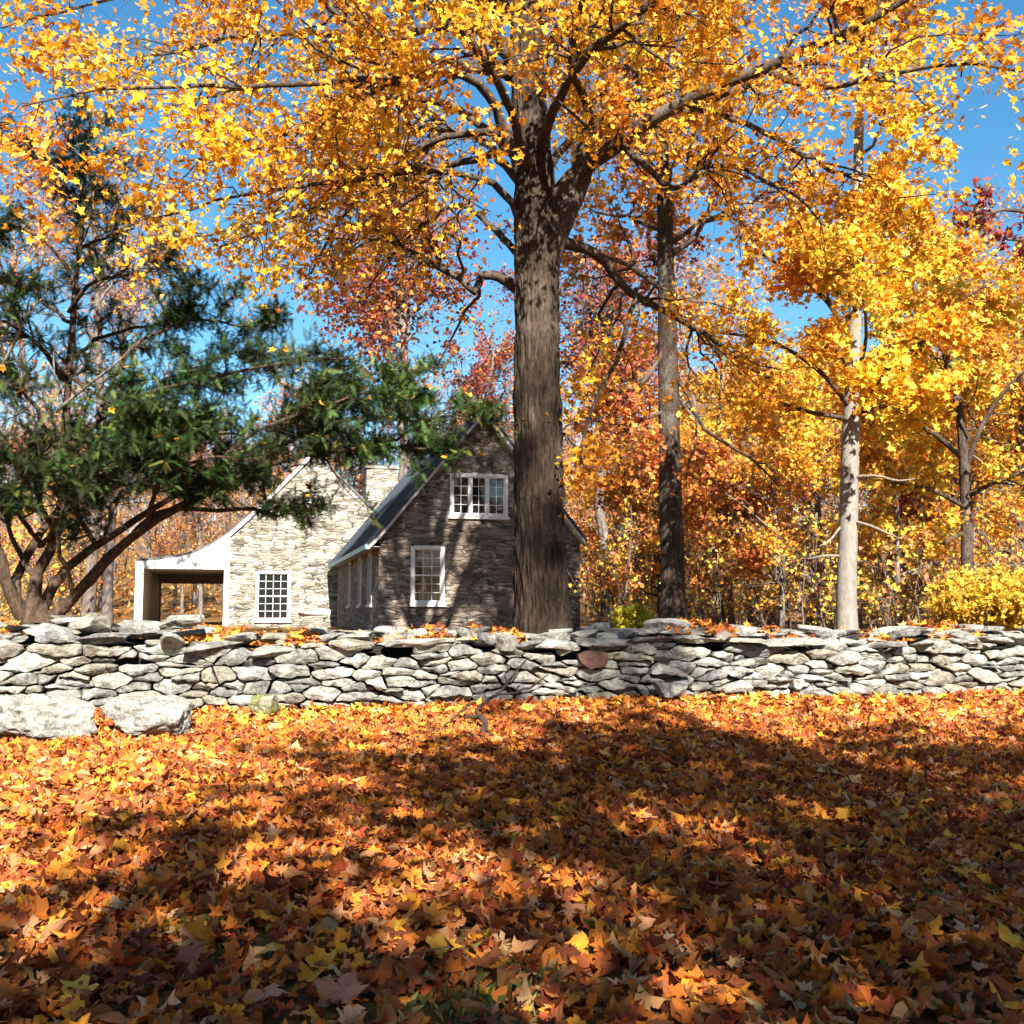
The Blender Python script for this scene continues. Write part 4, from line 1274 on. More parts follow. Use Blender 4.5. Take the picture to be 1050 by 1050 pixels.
# far wood: one mass of thin trunks and leaf flecks
rg = np.random.default_rng(8)
n = 700
fx = rg.uniform(-100, 100, n); fy = rg.uniform(92, 165, n)
fz = ground_z(fx, fy); hh = rg.uniform(6, 13, n)
k = np.linspace(0, 1, 5)[None, :, None]
b0 = np.stack([fx, fy, fz], -1); top = b0 + np.stack([rg.normal(size=n) * .7, rg.normal(size=n) * .7, hh], -1)
pts = b0[:, None] * (1 - k) + top[:, None] * k + rg.normal(size=(n, 5, 3)) * .08
w = Wood(); w.tubes(pts, rg.uniform(.06, .17, n)[:, None] * (1 - .8 * np.linspace(0, 1, 5)[None]), 5)
p1, r1 = spawn(rg, pts, np.full((n, 5), .08), 9, .3, (.4, 1.0), (1.5, 3.5), up=.3, K=5)
w.tubes(p1, np.maximum(r1, .015), 3)
p2, r2 = spawn(rg, p1, r1, 4, .2, (.4, 1.0), (.6, 1.5), up=.2, K=4)
w.tubes(p2, np.maximum(r2, .012), 3)
woods = tag(link("distant_woods", w.mesh("distant_woods", M_TWIG)), "mass of thin bare trunks with pinkish leaves far behind the house", "woods", kind="stuff")
lp = along(rg, p2, 2, .2, .25)
ex = rg.uniform(-1, 1, 26000); ey = rg.uniform(62, 150, 26000); ex = ex * ey * .62
low = np.stack([ex, ey, ground_z(ex, ey) + rg.exponential(1.6, 26000)], -1)
low = low[(np.sin(ex * .9) + np.sin(ey * .7) + np.sin(ex * 2.3 + ey) > -.3) & ~((ex > -24) & (ex < 3) & (ey < 66))]
lp = np.concatenate([lp, low])
lm = link("foliage", leaf_mesh(rg, "foliage", lp, rg.uniform(.2, .4, len(lp)), pick(rg, len(lp), PINK + RUST + ORANGE), M_LEAF, LEAF_FAR), woods)
lm["kind"] = "stuff"

# brush and saplings under the trees on both sides of the house
rg = np.random.default_rng(15)
n = 520
by = rg.uniform(24, 62, n)
bx = np.where(rg.random(n) < .72, by * rg.uniform(.075, .62, n), -by * rg.uniform(.43, .62, n))
hh = rg.uniform(.8, 3.2, n)
k = np.linspace(0, 1, 5)[None, :, None]
b0 = np.stack([bx, by, ground_z(bx, by) - .05], -1)
top = b0 + np.stack([rg.normal(size=n) * .4, rg.normal(size=n) * .4, hh], -1)
pts = b0[:, None] * (1 - k) + top[:, None] * k + rg.normal(size=(n, 5, 3)) * .05
w = Wood(); w.tubes(pts, (.008 + .008 * hh)[:, None] * (1 - .7 * np.linspace(0, 1, 5)[None]), 4)
p1, r1 = spawn(rg, pts, np.full((n, 5), .02), 9, .15, (.4, 1.1), (.5, 1.3), up=.15, K=5)
w.tubes(p1, np.maximum(r1, .006), 3)
p2, r2 = spawn(rg, p1, r1, 4, .2, (.4, 1.1), (.2, .6), up=.1, K=4)
w.tubes(p2, np.maximum(r2, .005), 3)
brush = tag(link("undergrowth", w.mesh("undergrowth", M_TWIG)), "thin brush and saplings with sparse yellow and tan leaves under the trees", "undergrowth", kind="stuff")
lp = along(rg, p2, 2, .2, .10)
lm = link("foliage", leaf_mesh(rg, "foliage", lp, rg.uniform(.09, .17, len(lp)), clump_hue(rg, lp, pick(rg, len(lp), YELLOW + YELLOW + PINK + LIME + ORANGE), .5, .2, .2), M_LEAF, LEAF_FAR), brush)
lm["kind"] = "stuff"

# shrubs
def shrub(name, label, px, d, rx, rz_, palette, seed, n_st=60, leaf=.07, per=6):
    rg = np.random.default_rng(seed)
    b = at(px, d)
    t = empty(name, b); tag(t, label, "shrub", "shrubs beyond the wall")
    k = np.linspace(0, 1, 6)
    a = rg.uniform(0, 6.28, n_st); sp = np.sqrt(rg.random(n_st)) * rx * .8
    L = rz_ * np.sqrt(np.clip(1 - (sp / rx) ** 2, .15, 1)) * rg.uniform(.75, 1.1, n_st)
    pts = np.zeros((n_st, 6, 3))
    pts[:, :, 0] = (np.cos(a) * sp)[:, None] * (.25 + .75 * k[None] ** .8)
    pts[:, :, 1] = (np.sin(a) * sp)[:, None] * (.25 + .75 * k[None] ** .8)
    pts[:, :, 2] = L[:, None] * k[None]
    w = Wood(); w.tubes(pts, np.full((n_st, 1), .012) * (1 - .7 * k[None]), 4)
    p1, r1 = spawn(rg, pts, np.full((n_st, 6), .01), 9, .15, (.4, 1.1), (rx * .18, rx * .4), up=.15, K=5)
    w.tubes(p1, r1, 3)
    p2, r2 = spawn(rg, p1, r1, 5, .2, (.4, 1.1), (rx * .07, rx * .18), up=.1, K=4)
    w.tubes(p2, r2, 3)
    link("stem", w.mesh("stem", M_TWIG), t)
    pos = along(rg, p2, per, .1, .05)
    f = np.sin(pos[:, 0] * 5) + np.sin(pos[:, 1] * 5.5 + 1) + np.sin(pos[:, 2] * 6 + 2)
    pos = pos[rg.random(len(pos)) < np.clip(.7 + .3 * f, .2, 1)]
    link("foliage", leaf_mesh(rg, "foliage", pos, rg.uniform(.6, 1.4, len(pos)) * leaf, pick(rg, len(pos), palette), M_LEAF, LEAF_FAR, (0, -.2, .4), .8), t)
BUSH = [(4, (0.66, 0.44, 0.05)), (3, (0.55, 0.40, 0.05)), (2, (0.50, 0.28, 0.035)), (1, (0.70, 0.5, 0.1))]
shrub("shrub", "rounded pale yellow shrub behind the right end of the wall", 1015, 20, 1.35, 1.35, BUSH, 61, 80, .085, 8)
shrub("shrub", "low yellow shrub cut by the right edge, beside the rounded pale yellow shrub", 1090, 21, 1.5, 1.5, BUSH, 62, 60, .09, 6)
shrub("shrub", "small lime green bush between the maple trunk and the dark oak", 648, 24, .55, .62, LIME, 63, 30, .08, 6)

# ------------------------------------------------------------------ the evergreen at the left
rng = np.random.default_rng(19)
ebase = P(38, 640, 13.6); ebase[2] = float(ground_z(ebase[0], ebase[1]))
yew = empty("evergreen_tree", ebase)
tag(yew, "dark green spreading evergreen with several arching bare stems at the left behind the wall", "tree", "trees")
YL = [
    [(45, 640, 13.6, 24), (75, 612, 13.6, 16), (105, 580, 13.5, 14), (150, 540, 13.4, 12.5), (200, 508, 13.3, 11), (260, 480, 13.2, 9), (320, 462, 13, 7), (390, 455, 12.9, 5), (450, 460, 12.8, 2.5)],
    [(40, 640, 13.6, 22), (55, 600, 13.7, 14), (100, 560, 13.9, 11), (150, 525, 14, 9), (215, 485, 14.1, 7), (290, 440, 14.2, 5), (360, 410, 14.2, 4), (430, 385, 14.2, 2)],
    [(30, 640, 13.6, 26), (35, 590, 13.6, 18), (55, 540, 13.6, 14), (60, 460, 13.5, 12), (66, 380, 13.5, 10), (70, 310, 13.4, 9), (76, 230, 13.4, 6), (82, 160, 13.4, 4), (86, 120, 13.4, 2)],
    [(28, 640, 13.6, 22), (10, 590, 13.4, 16), (-10, 530, 13.2, 12), (-30, 450, 13, 9), (-40, 350, 12.8, 5), (-45, 250, 12.8, 2)],
    [(33, 635, 13.6, 18), (15, 600, 13.9, 14), (40, 540, 14.2, 11), (90, 480, 14.5, 8), (140, 420, 14.7, 6), (200, 370, 14.9, 4), (250, 350, 15, 2)],
    [(75, 612, 13.6, 10), (120, 570, 13.8, 7.5), (160, 527, 13.8, 6), (215, 522, 13.6, 5), (262, 523, 13.4, 4), (288, 526, 13.3, 3), (312, 516, 13.2, 2)],
    [(60, 470, 13.5, 8), (100, 430, 13.1, 6), (160, 400, 12.8, 5), (230, 385, 12.6, 4), (300, 375, 12.5, 3), (360, 370, 12.4, 2)],
    [(66, 390, 13.5, 6), (30, 350, 13, 5), (-10, 330, 12.6, 3), (-50, 320, 12.4, 2)],
    [(70, 320, 13.4, 5), (110, 290, 13.2, 4), (150, 285, 13, 3), (185, 290, 12.9, 1.5)],
    [(72, 280, 13.4, 5), (40, 240, 13.1, 4), (5, 225, 12.9, 3), (-30, 220, 12.8, 1.5)],
    [(78, 215, 13.4, 4), (110, 200, 13.3, 3), (140, 195, 13.2, 2)],
    [(79, 190, 13.4, 4), (50, 165, 13.3, 3), (20, 155, 13.2, 2)],
    [(58, 500, 13.6, 8), (20, 460, 13, 6), (-20, 430, 12.6, 4)],
    [(60, 450, 13.5, 7), (100, 440, 14.4, 5), (170, 450, 14.9, 4), (250, 455, 15.2, 2)],
    [(200, 508, 13.3, 6), (240, 460, 12.8, 5), (300, 425, 12.5, 4), (370, 400, 12.4, 3), (430, 395, 12.4, 2)],
    [(260, 480, 13.2, 6), (320, 440, 13.5, 5), (390, 425, 13.7, 3.5), (460, 440, 13.8, 2)],
    [(100, 430, 13.1, 5), (140, 365, 13.3, 4), (200, 340, 13.4, 3), (280, 345, 13.5, 2)],
    [(66, 370, 13.5, 5), (110, 345, 14, 4), (170, 330, 14.3, 2.5)],
    [(55, 540, 13.6, 7), (30, 490, 12.9, 5), (0, 470, 12.5, 4), (-40, 455, 12.3, 2)],
    [(58, 500, 13.6, 7), (90, 470, 12.9, 5), (130, 450, 12.5, 4), (180, 440, 12.3, 2.5)],
    [(60, 460, 13.5, 6), (40, 420, 12.9, 5), (10, 395, 12.6, 3.5), (-30, 390, 12.4, 2)],
    [(100, 560, 13.9, 6), (110, 510, 14.4, 5), (130, 470, 14.9, 4), (160, 430, 15.2, 2.5)],
    [(35, 590, 13.6, 7), (10, 540, 14.2, 5), (-10, 500, 14.7, 4), (-40, 470, 15, 2)],
    [(66, 380, 13.5, 6), (100, 400, 12.8, 4.5), (150, 420, 12.4, 3.5), (210, 430, 12.2, 2)],
    [(70, 330, 13.4, 5), (30, 300, 14, 4), (-10, 285, 14.3, 2.5)],
    [(45, 560, 13.7, 6), (10, 520, 13.2, 5), (-20, 510, 12.9, 3)],
    [(100, 560, 13.9, 6), (60, 510, 14.4, 5), (20, 480, 14.8, 3)],
    [(150, 540, 13.4, 6), (170, 490, 12.8, 5), (220, 470, 12.5, 3.5), (270, 470, 12.3, 2)],
    [(75, 612, 13.6, 6), (60, 560, 13, 5), (75, 515, 12.6, 4), (120, 490, 12.4, 2.5)],
    [(40, 560, 13.7, 6), (70, 500, 12.8, 5), (120, 470, 12.4, 4), (170, 460, 12.2, 2.5)],
    [(74, 260, 13.4, 4.5), (105, 245, 13.9, 3.5), (140, 240, 14.2, 2)],
    [(390, 455, 12.9, 3), (430, 435, 12.7, 2.6), (470, 425, 12.6, 2), (498, 432, 12.5, 1.2)],
]
frond_pos, frond_dir = [], []
for li, l in enumerate(YL):
    q = catmull(rows_px(l), 16)
    q[:, 3] *= .74 if li < 5 else .9
    jit = np.cumsum(rng.normal(size=(16, 3)) * .02, axis=0); jit[0] = 0
    lp_ = q[:, :3] + jit; lr_ = q[:, 3]
    w = Wood(); w.tubes(lp_ - ebase, lr_, 8)
    L = np.linalg.norm(np.diff(lp_, axis=0), axis=1).sum()
    tm = .42 if li in (0, 1, 2, 3, 4) else (.5 if li == 5 else .2)
    p1, r1 = spawn(rng, lp_[None], lr_[None], max(5, int(L * (6.2 if min(a_[1] for a_ in l) > 300 else 4.2) * (1 if li != 5 else .4))), tm, (.4, 1.2), (.4, 1.1), up=.03, bend=.15, K=6, rfac=.5, flat=.85)
    w.tubes(p1 - ebase, r1, 4)
    p2, r2 = spawn(rng, p1, r1, 7, .15, (.4, 1.0), (.2, .5), up=.0, bend=.15, K=4, rfac=.6, flat=.88)
    w.tubes(p2 - ebase, np.maximum(r2, .002), 3)
    link("stem" if li < 5 else "bough", w.mesh("stem", M_YEW), yew)
    for pp, per in ((p2, 8), (p1, 8)):
        B, K, _ = pp.shape
        idx = np.repeat(np.arange(B), per); t = rng.uniform(.2, 1, len(idx)); f = t * (K - 1); i = np.minimum(f.astype(int), K - 2); ww = (f - i)[:, None]
        pos = pp[idx, i] * (1 - ww) + pp[idx, i + 1] * ww
        frond_pos.append(pos); frond_dir.append(norm(pp[idx, i + 1] - pp[idx, i] + rng.normal(size=pos.shape) * .5))
fp, fd = np.concatenate(frond_pos), np.concatenate(frond_dir)
N = len(fp)
print("fronds", N)
# frond: 7 pairs of leaflets either side of a shoot
tri = []
for k in range(8):
    y = .10 + .88 * k / 8
    l = .30 * (1 - .55 * k / 8)
    for sx in (-1, 1):
        tri.append([(0, y - .035, 0), (sx * l, y + l * .55, .03), (0, y + .05, 0)])
tri.append([(-.03, .9, 0), (0, 1.15, 0), (.03, .9, 0)])
tri = np.array(tri).reshape(-1, 3)
g = rng.normal(size=(N, 3)) * .35 + np.array([0, -.3, 1.0])
nr = norm(g - (g * fd).sum(-1, keepdims=True) * fd); sd = np.cross(fd, nr)
s = rng.uniform(.10, .20, N)[:, None, None]
co = fp[:, None] - ebase + s * (tri[None, :, 0:1] * sd[:, None] + tri[None, :, 1:2] * fd[:, None] + tri[None, :, 2:3] * nr[:, None])
GREEN = [(5, (0.018, 0.033, 0.009)), (3, (0.028, 0.052, 0.013)), (3, (0.012, 0.021, 0.007)), (1.8, (0.070, 0.11, 0.028)), (.5, (0.13, 0.13, 0.03))]
fc = clump_hue(rng, fp, pick(rng, N, GREEN, .3), 2.1, .22, .42)
kk = len(tri)
link("foliage", np_mesh("foliage", co.reshape(-1, 3), np.arange(N * kk), np.arange(N * kk // 3) * 3, M_NEEDLE, np.repeat(fc, kk, axis=0)), yew)
# grey dead twigs at the lower left of it
w = Wood()
for l in ([(60, 420, 13.0, 4), (90, 395, 12.8, 3), (120, 372, 12.6, 2), (140, 350, 12.5, 1)], [(-10, 400, 12.8, 4), (15, 350, 12.6, 3), (30, 320, 12.5, 2), (50, 300, 12.4, 1)], [(60, 415, 13, 3), (55, 370, 12.9, 2), (58, 340, 12.8, 1)], [(10, 450, 12.9, 3), (20, 400, 12.8, 2), (25, 360, 12.7, 1)]):
    q = catmull(rows_px(l), 8); w.tubes(q[:, :3] - ebase, q[:, 3], 5)
    p1, r1 = spawn(rng, q[None, :, :3], q[None, :, 3], 5, .3, (.4, .9), (.15, .45), K=4)
    w.tubes(p1 - ebase, np.maximum(r1, .003), 3)
link("dead_branch", w.mesh("dead_branch", M_DEAD), yew)
# maple leaves caught on its boughs
sel = rng.choice(N, 150, replace=False)
cl = leaf_mesh(rng, "caught_leaves", fp[sel] + [0, -.05, .06], rng.uniform(.07, .12, 150), pick(rng, 150, AMBER), M_LEAF, LEAF_LO, (0, -.5, .7), .4)
tag(link("caught_leaves", cl), "fallen orange maple leaves caught on the dark evergreen's boughs", "leaves", kind="stuff")

# ------------------------------------------------------------------ unseen trees behind the photographer: lawn shaders, then trees added to shape the light
def shade_tree(name, label, x, y, seed, height, cb, cr, pal, n_l=38, ln=5, leaf=.225, sub=(7, 5)):
    m = make_tree(seed, height, .28, cb, cr, n_l, pal, leaf, ln, M_OAK, lf_shape=LEAF_FAR, sub=sub)
    place_tree(name, m, (x, y, float(ground_z(x, y))), 0.4 * seed, 1.0, label)
shade_tree("maple_tree", "leafy yellow maple behind the photographer shading the middle of the lawn", 2.9, -5.7, 71, 11.0, 2.4, 4.0, YELLOW, ln=4)
shade_tree("maple_tree", "leafy golden maple behind the photographer's right shoulder", 6.4, -5.4, 79, 10.8, 2.4, 4.0, GOLD, n_l=30, ln=3)
shade_tree("maple_tree", "leafy amber maple behind the photographer shading the right of the lawn", 10.0, -5.2, 72, 11.0, 2.4, 4.2, AMBER, n_l=32, ln=3)
shade_tree("maple_tree", "small amber maple behind the photographer's left shoulder", 0.2, -6.6, 74, 8.5, 1.8, 3.1, AMBER, ln=4)
shade_tree("maple_tree", "small orange maple left behind the photographer", -3.4, -7.2, 80, 8.3, 1.8, 3.0, ORANGE, ln=3)
shade_tree("maple_tree", "unseen tall orange maple farther behind the photographer, added to block blue skylight", 6.2, -12.8, 73, 15.5, 3.0, 4.6, ORANGE, leaf=.3)  # from here four unseen maples added to block blue sky fill
shade_tree("maple_tree", "tall yellow maple farther behind the photographer's right", 11.5, -12.5, 75, 16.0, 3.0, 4.8, YELLOW, leaf=.3)
shade_tree("maple_tree", "golden maple outside the left edge of the lawn", -11.5, -2.5, 76, 12.5, 2.6, 4.6, GOLD, leaf=.3)
shade_tree("maple_tree", "orange maple far behind the photographer's left", -8.5, -13.5, 77, 13.5, 2.6, 4.8, ORANGE, leaf=.3)
shade_tree("oak_tree", "unseen very tall thin-crowned oak behind the photographer, added to dapple the maple trunk", 6.2, -14.5, 78, 27.0, 19.5, 2.6, RUST, n_l=15, ln=1, leaf=.3, sub=(6, 4))  # this and the next oak are unseen, added to dapple the trunk
shade_tree("oak_tree", "second unseen very tall thin-crowned oak behind the photographer, added to dapple the maple trunk", 6.7, -17.5, 83, 29.5, 23.5, 2.5, RUST, n_l=12, ln=1, leaf=.3, sub=(6, 4))

# unseen wood added far behind the photographer for the window glass to reflect
rg = np.random.default_rng(44)
n = 90
fx = rg.uniform(2, 58, n); fy = rg.uniform(-48, -24, n); hh = rg.uniform(8, 14, n)
k = np.linspace(0, 1, 5)[None, :, None]
b0 = np.stack([fx, fy, ground_z(fx, fy)], -1); top = b0 + np.stack([rg.normal(size=n) * .6, rg.normal(size=n) * .6, hh], -1)
pts = b0[:, None] * (1 - k) + top[:, None] * k
w = Wood(); w.tubes(pts, rg.uniform(.08, .2, n)[:, None] * (1 - .8 * np.linspace(0, 1, 5)[None]), 5)
p1, r1 = spawn(rg, pts, np.full((n, 5), .08), 16, .12, (.5, 1.2), (1.2, 3.2), up=.25, K=5)
w.tubes(p1, np.maximum(r1, .015), 3)
wb = tag(link("distant_woods", w.mesh("distant_woods", M_TWIG)), "unseen orange and yellow wood added behind the photographer for the window reflections", "woods", kind="stuff")
lp = along(rg, p1, 16, .1, .5)
lm = link("foliage", leaf_mesh(rg, "foliage", lp, rg.uniform(.25, .5, len(lp)), pick(rg, len(lp), ORANGE + GOLD + AMBER), M_LEAF, LEAF_FAR), wb)
lm["kind"] = "stuff"

# ------------------------------------------------------------------ fallen leaves, grass, stick
LITTER = [(6, (0.46, 0.135, 0.026)), (5, (0.56, 0.172, 0.027)), (4, (0.68, 0.265, 0.034)), (4, (0.30, 0.070, 0.022)), (2.8, (0.54, 0.25, 0.11)), (1.5, (0.76, 0.34, 0.036)), (3.5, (0.15, 0.036, 0.016)), (.8, (0.62, 0.36, 0.17)), (2, (0.46, 0.09, 0.03))]
rng = np.random.default_rng(101)
def scatter_front(n, y0, y1, xk=.62, xpad=.8):
    y = np.sqrt(rng.uniform(y0 ** 2, y1 ** 2, n)) if y0 > 0 else rng.uniform(y0, y1, n)
    x = rng.uniform(-1, 1, n) * (np.abs(y) * xk + xpad)
    ok = y < wall_y(x) + .05
    return x[ok], y[ok]
CO, TR, CC, nv = [], [], [], 0
def add_leaves(x, y, z, size, pal, spread, curl, shape=LEAF_HI, bias=(0, 0, 1)):
    global nv
    z = z + .022 * np.clip(np.sin(x * 2.3 + 1.7 * np.sin(y * 1.1)) + np.sin(y * 2.9 + x * .8), 0, 2)
    c, t, k = curled_leaf_arrays(rng, np.stack([x, y, z], -1), size, pick(rng, len(x), pal, .22), bias, spread, curl, shape)
    CO.append(c); TR.append(t + nv); CC.append(k); nv += len(c)
x, y = scatter_front(30000, 1.6, 13.4)
# bare patches with grass show in the foreground
patch = np.sin(x * 1.7 + 1.2) * np.sin(y * 2.1 + .5) + .6 * np.sin(x * 3.9 - y * 2.7)
keep = ~((patch > 1.0) & (y < 6) & (rng.random(len(x)) < .55))
x, y = x[keep], y[keep]
add_leaves(x, y, ground_z(x, y) + rng.uniform(.006, .06, len(x)), rng.uniform(.05, .135, len(x)), LITTER, .48, 1.5)
x, y = scatter_front(30000, 4.5, 13.4)
add_leaves(x, y, ground_z(x, y) + rng.uniform(.01, .07, len(x)), rng.uniform(.045, .125, len(x)), LITTER, .55, 1.4, LEAF_LO)
OAKLEAF = np.array([(.03, 0), (.10, .12), (.22, .18), (.12, .28), (.27, .42), (.13, .48), (.26, .64), (.11, .70), (.14, .86), (0, 1.0), (-.14, .86), (-.11, .70), (-.26, .64), (-.13, .48), (-.27, .42), (-.12, .28), (-.22, .18), (-.10, .12), (-.03, 0)])
BEECH = np.array([(.02, 0), (.15, .12), (.24, .32), (.25, .55), (.15, .80), (0, 1.0), (-.15, .80), (-.25, .55), (-.24, .32), (-.15, .12), (-.02, 0)])
BROWN = [(4, (0.30, 0.105, 0.035)), (3, (0.22, 0.065, 0.025)), (2, (0.40, 0.17, 0.06)), (1.5, (0.46, 0.25, 0.11))]
for shp, cnt in ((OAKLEAF, 7000), (BEECH, 7000)):
    x, y = scatter_front(cnt, 1.6, 13.4)
    add_leaves(x, y, ground_z(x, y) + rng.uniform(.02, .075, len(x)), rng.uniform(.06, .14, len(x)), BROWN, .5, 1.6, shp)
# drift against the wall foot, brighter and deeper
s = rng.uniform(2, S_LEN - 2, 3600); og = np.array([wall_frame(v)[0] for v in s]); ou = np.array([wall_frame(v)[2] for v in s])
q = og + ou * np.abs(rng.normal(size=(len(s), 1))) * .42
add_leaves(q[:, 0], q[:, 1], front_z(q[:, 0], q[:, 1]) + .02 + rng.uniform(0, .09, len(s)), rng.uniform(.09, .16, len(s)), LITTER + [(8, (0.74, 0.46, 0.07))], .5, 1.1, LEAF_LO)
# leaves lodged on the wall top and behind it
s = rng.uniform(1, S_LEN - 1, 3000); og = np.array([wall_frame(v)[0] for v in s]); ou = np.array([wall_frame(v)[2] for v in s])
sb = rng.uniform(.12, 1.0, len(s))
q = og - ou * sb[:, None]
zt = np.array([front_z(a[0], a[1]) + face_top(v) for a, v in zip(og, s)]) + .03 + .18 * sb + rng.uniform(0, .05, len(s))
clump = np.sin(s * 2.1) + np.sin(s * 5.3 + 1) > .1
add_leaves(q[clump, 0], q[clump, 1], zt[clump], rng.uniform(.08, .14, clump.sum()), ORANGE + LITTER, .45, 1.1, LEAF_LO)
x = rng.uniform(-16, 16, 9000); y = wall_y(x) + .8 + rng.exponential(5, 9000)
add_leaves(x, y, ground_z(x, y) + rng.uniform(.01, .05, len(x)), rng.uniform(.1, .17, len(x)), LITTER, .35, 1.0, LEAF_FAR)
# thin scatter to the sides and behind the camera
x = rng.uniform(-14, 14, 5000); y = rng.uniform(-4, 12, 5000); ok = (np.abs(x) > np.abs(y) * .6 + .6) & (y < wall_y(x))
add_leaves(x[ok], y[ok], ground_z(x[ok], y[ok]) + .02, rng.uniform(.09, .16, ok.sum()), LITTER, .35, 1.0, LEAF_LO)
tag(link("fallen_leaves", np_mesh("fallen_leaves", np.concatenate(CO), np.concatenate(TR), np.arange(sum(len(t) for t in TR)) * 3, M_LITTER, np.concatenate(CC), False)),
    "thick carpet of rust, orange and yellow maple leaves over the lawn", "fallen leaves", kind="stuff")

# leaves that stand out one by one in the foreground
SOLO = [  # cream and bright yellow ones carry sun flecks in their colour
    (860, 968, (0.78, 0.62, 0.36), .17, "pale cream maple leaf at the lower right, sun fleck put into its colour"),
    (780, 957, (0.74, 0.41, 0.05), .15, "lemon yellow maple leaf left of the pale cream leaf"),
    (735, 931, (0.78, 0.44, 0.07), .13, "bright yellow leaf beside the dry grass, sun fleck put into its colour"),
    (1036, 962, (0.55, 0.27, 0.14), .16, "broad tan leaf at the right edge of the foreground"),
    (275, 978, (0.50, 0.30, 0.07), .13, "dull mustard leaf lying flat left of the centre foreground"),
    (352, 1018, (0.50, 0.21, 0.11), .16, "wide pinkish brown maple leaf at the bottom edge, left of centre"),
    (196, 988, (0.30, 0.11, 0.07), .14, "upright curled purplish brown leaf in the left foreground"),
    (75, 1022, (0.66, 0.38, 0.06), .15, "golden yellow maple leaf in the bottom left corner"),
    (275, 1024, (0.52, 0.24, 0.13), .16, "broad dusty pink leaf at the bottom edge beside the golden ones"),
    (455, 975, (0.68, 0.36, 0.05), .14, "orange yellow leaf lying flat in the centre foreground"),
    (592, 938, (0.46, 0.20, 0.09), .16, "russet leaf with raised lobes right of the centre foreground"),
    (820, 760, (0.78, 0.52, 0.06), .15, "yellow leaf standing out on the shaded litter below the pale trunk"),
    (196, 785, (0.52, 0.37, 0.08), .19, "large mustard leaf standing on edge below the blocky boulder"),
    (925, 705, (0.88, 0.62, 0.07), .15, "bright yellow maple leaf propped against the foot of the wall"),
]
for px, py, colr, sz_, lab in SOLO:
    r = ray(px, py)
    t = 1.0
    for _ in range(400):
        p = EYE + r * t
        if p[2] <= float(ground_z(p[0], p[1])) + .05: break
        t += .03
    rg = np.random.default_rng(px)
    steep = "upright" in lab or "on edge" in lab or "propped" in lab
    c, tt, k = curled_leaf_arrays(rg, np.zeros((1, 3)), np.array([sz_]), np.array([colr]), (0, -.9, .5) if steep else (0, -.25, 1), .15, .9)
    o = link("maple_leaf", np_mesh("maple_leaf", c, tt, np.arange(len(tt)) * 3, M_LITTER, k, False))
    o.location = [float(v) for v in p + np.array([0, 0, .035 if steep else .02])]
    tag(o, lab, "leaf", "single fallen leaves that stand out")

# grass tufts among the leaves
rng = np.random.default_rng(33)
gx_, gy_ = scatter_front(26000, 1.8, 7.5)
patch = np.sin(gx_ * 1.7 + 1.2) * np.sin(gy_ * 2.1 + .5) + .6 * np.sin(gx_ * 3.9 - gy_ * 2.7)
ok = (patch > .9) | (rng.random(len(gx_)) < .06)
gx_, gy_ = gx_[ok], gy_[ok]
N = len(gx_)
b = np.stack([gx_, gy_, ground_z(gx_, gy_)], -1)
a = rng.uniform(0, 6.28, N); side = np.stack([np.cos(a), np.sin(a), np.zeros(N)], -1); ln = np.stack([-np.sin(a), np.cos(a), np.zeros(N)], -1) * rng.uniform(.1, 1.1, (N, 1))
hgt = rng.uniform(.03, .085, (N, 1)); wd = rng.uniform(.0007, .0017, (N, 1))
mid = b + (np.array([0, 0, 1.0]) * .7 + ln * .25) * hgt; tip = b + (np.array([0, 0, 1.0]) * .95 + ln) * hgt
co = np.stack([b - side * wd, b + side * wd, mid + side * wd * .8, tip, mid - side * wd * .8], 1).reshape(-1, 3)
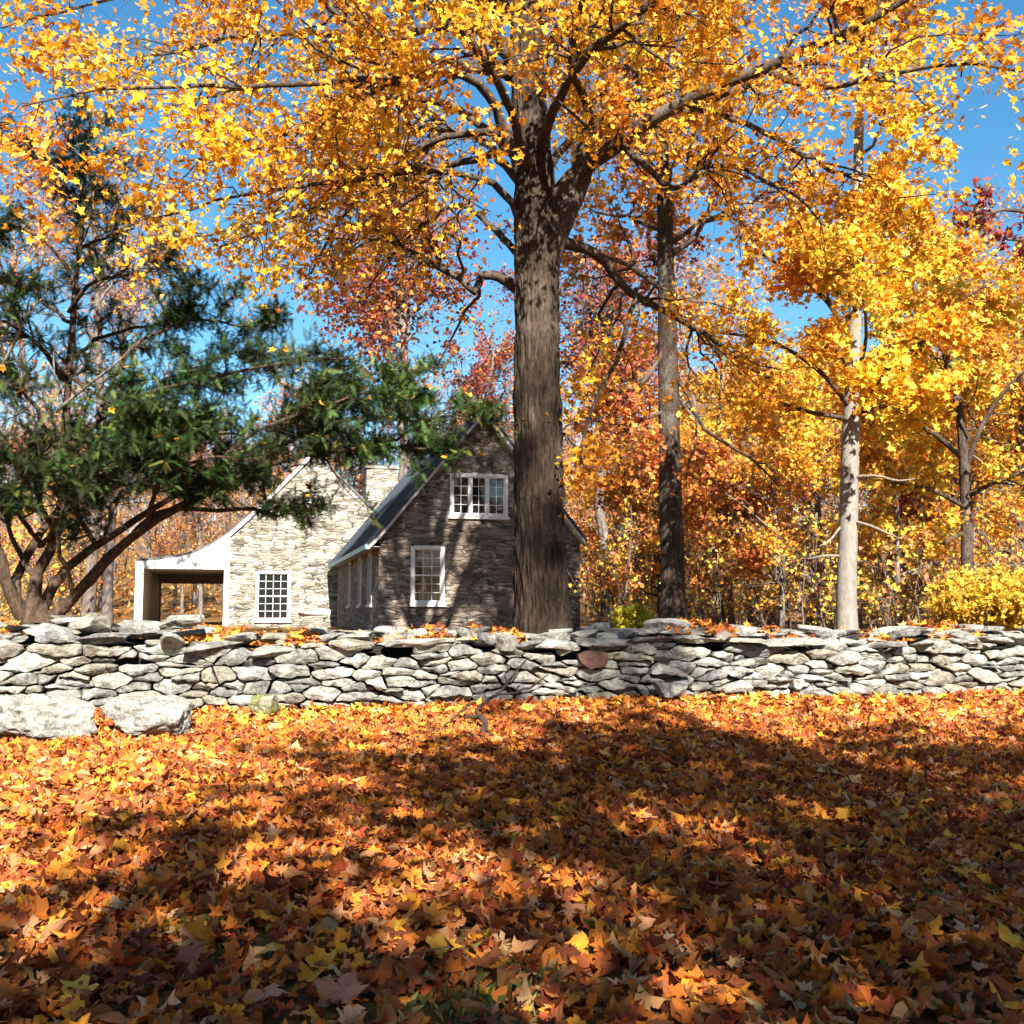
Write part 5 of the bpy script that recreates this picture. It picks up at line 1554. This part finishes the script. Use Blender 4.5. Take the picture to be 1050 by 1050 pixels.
gcol = pick(rng, N, [(4, (0.10, 0.13, 0.03)), (3, (0.16, 0.17, 0.05)), (3, (0.36, 0.27, 0.11)), (1, (0.45, 0.36, 0.18))], .2)
tag(link("grass", np_mesh("grass", co, np.arange(N * 5), np.arange(N) * 5, M_GRASS, np.repeat(gcol, 5, axis=0))), "short green and straw grass blades between the fallen leaves", "grass", kind="stuff")

# small twigs shed on the leaves
w = Wood(); rng = np.random.default_rng(6)
x, y = scatter_front(170, 2.2, 11.5)
a = rng.uniform(0, 6.28, len(x)); L = rng.uniform(.08, .34, len(x)); k = np.linspace(-.5, .5, 6)
pts = np.stack([x[:, None] + np.cos(a)[:, None] * L[:, None] * k, y[:, None] + np.sin(a)[:, None] * L[:, None] * k, (ground_z(x, y) + .075)[:, None] + rng.normal(size=(len(x), 6)) * .006], -1)
pts[:, :, :2] += np.cumsum(rng.normal(size=(len(x), 6, 2)) * .008, axis=1)
w.tubes(pts, rng.uniform(.0015, .004, len(x))[:, None] * np.linspace(1, .5, 6)[None], 5)
tag(link("twigs", w.mesh("twigs", M_DEAD)), "small dry twigs strewn over the fallen leaves", "twigs", kind="stuff")

# broken stick leaning on the wall
w = Wood()
for l in ([(487, 775, 9.4, 6), (492, 757, 9.8, 7), (498, 742, 10.1, 6.5), (490, 735, 10.3, 5), (478, 735, 10.4, 4)], [(498, 742, 10.1, 5), (488, 728, 10.5, 4), (505, 715, 11, 3.2), (520, 700, 11.3, 2.8), (540, 676, 11.6, 1.8)],
          [(505, 715, 11, 2.6), (540, 706, 11.4, 2.2), (562, 692, 11.6, 1.2)], [(482, 722, 10.8, 3), (470, 732, 10.6, 2.2), (455, 745, 10.2, 1.6)], [(498, 748, 10, 3.4), (506, 756, 9.8, 2.5), (509, 764, 9.6, 1.4)], [(520, 700, 11.3, 1.8), (518, 690, 11.4, 1.4), (524, 680, 11.5, .8)]):
    q = catmull(rows_px(l), 10); q[1:-1, :3] += np.random.default_rng(4).normal(size=(8, 3)) * .008
    w.tubes(q[:, :3], q[:, 3], 7)
tag(link("fallen_branch", w.mesh("fallen_branch", M_YEW)), "crooked dead branch on the leaves leaning against the wall at the centre", "branch")
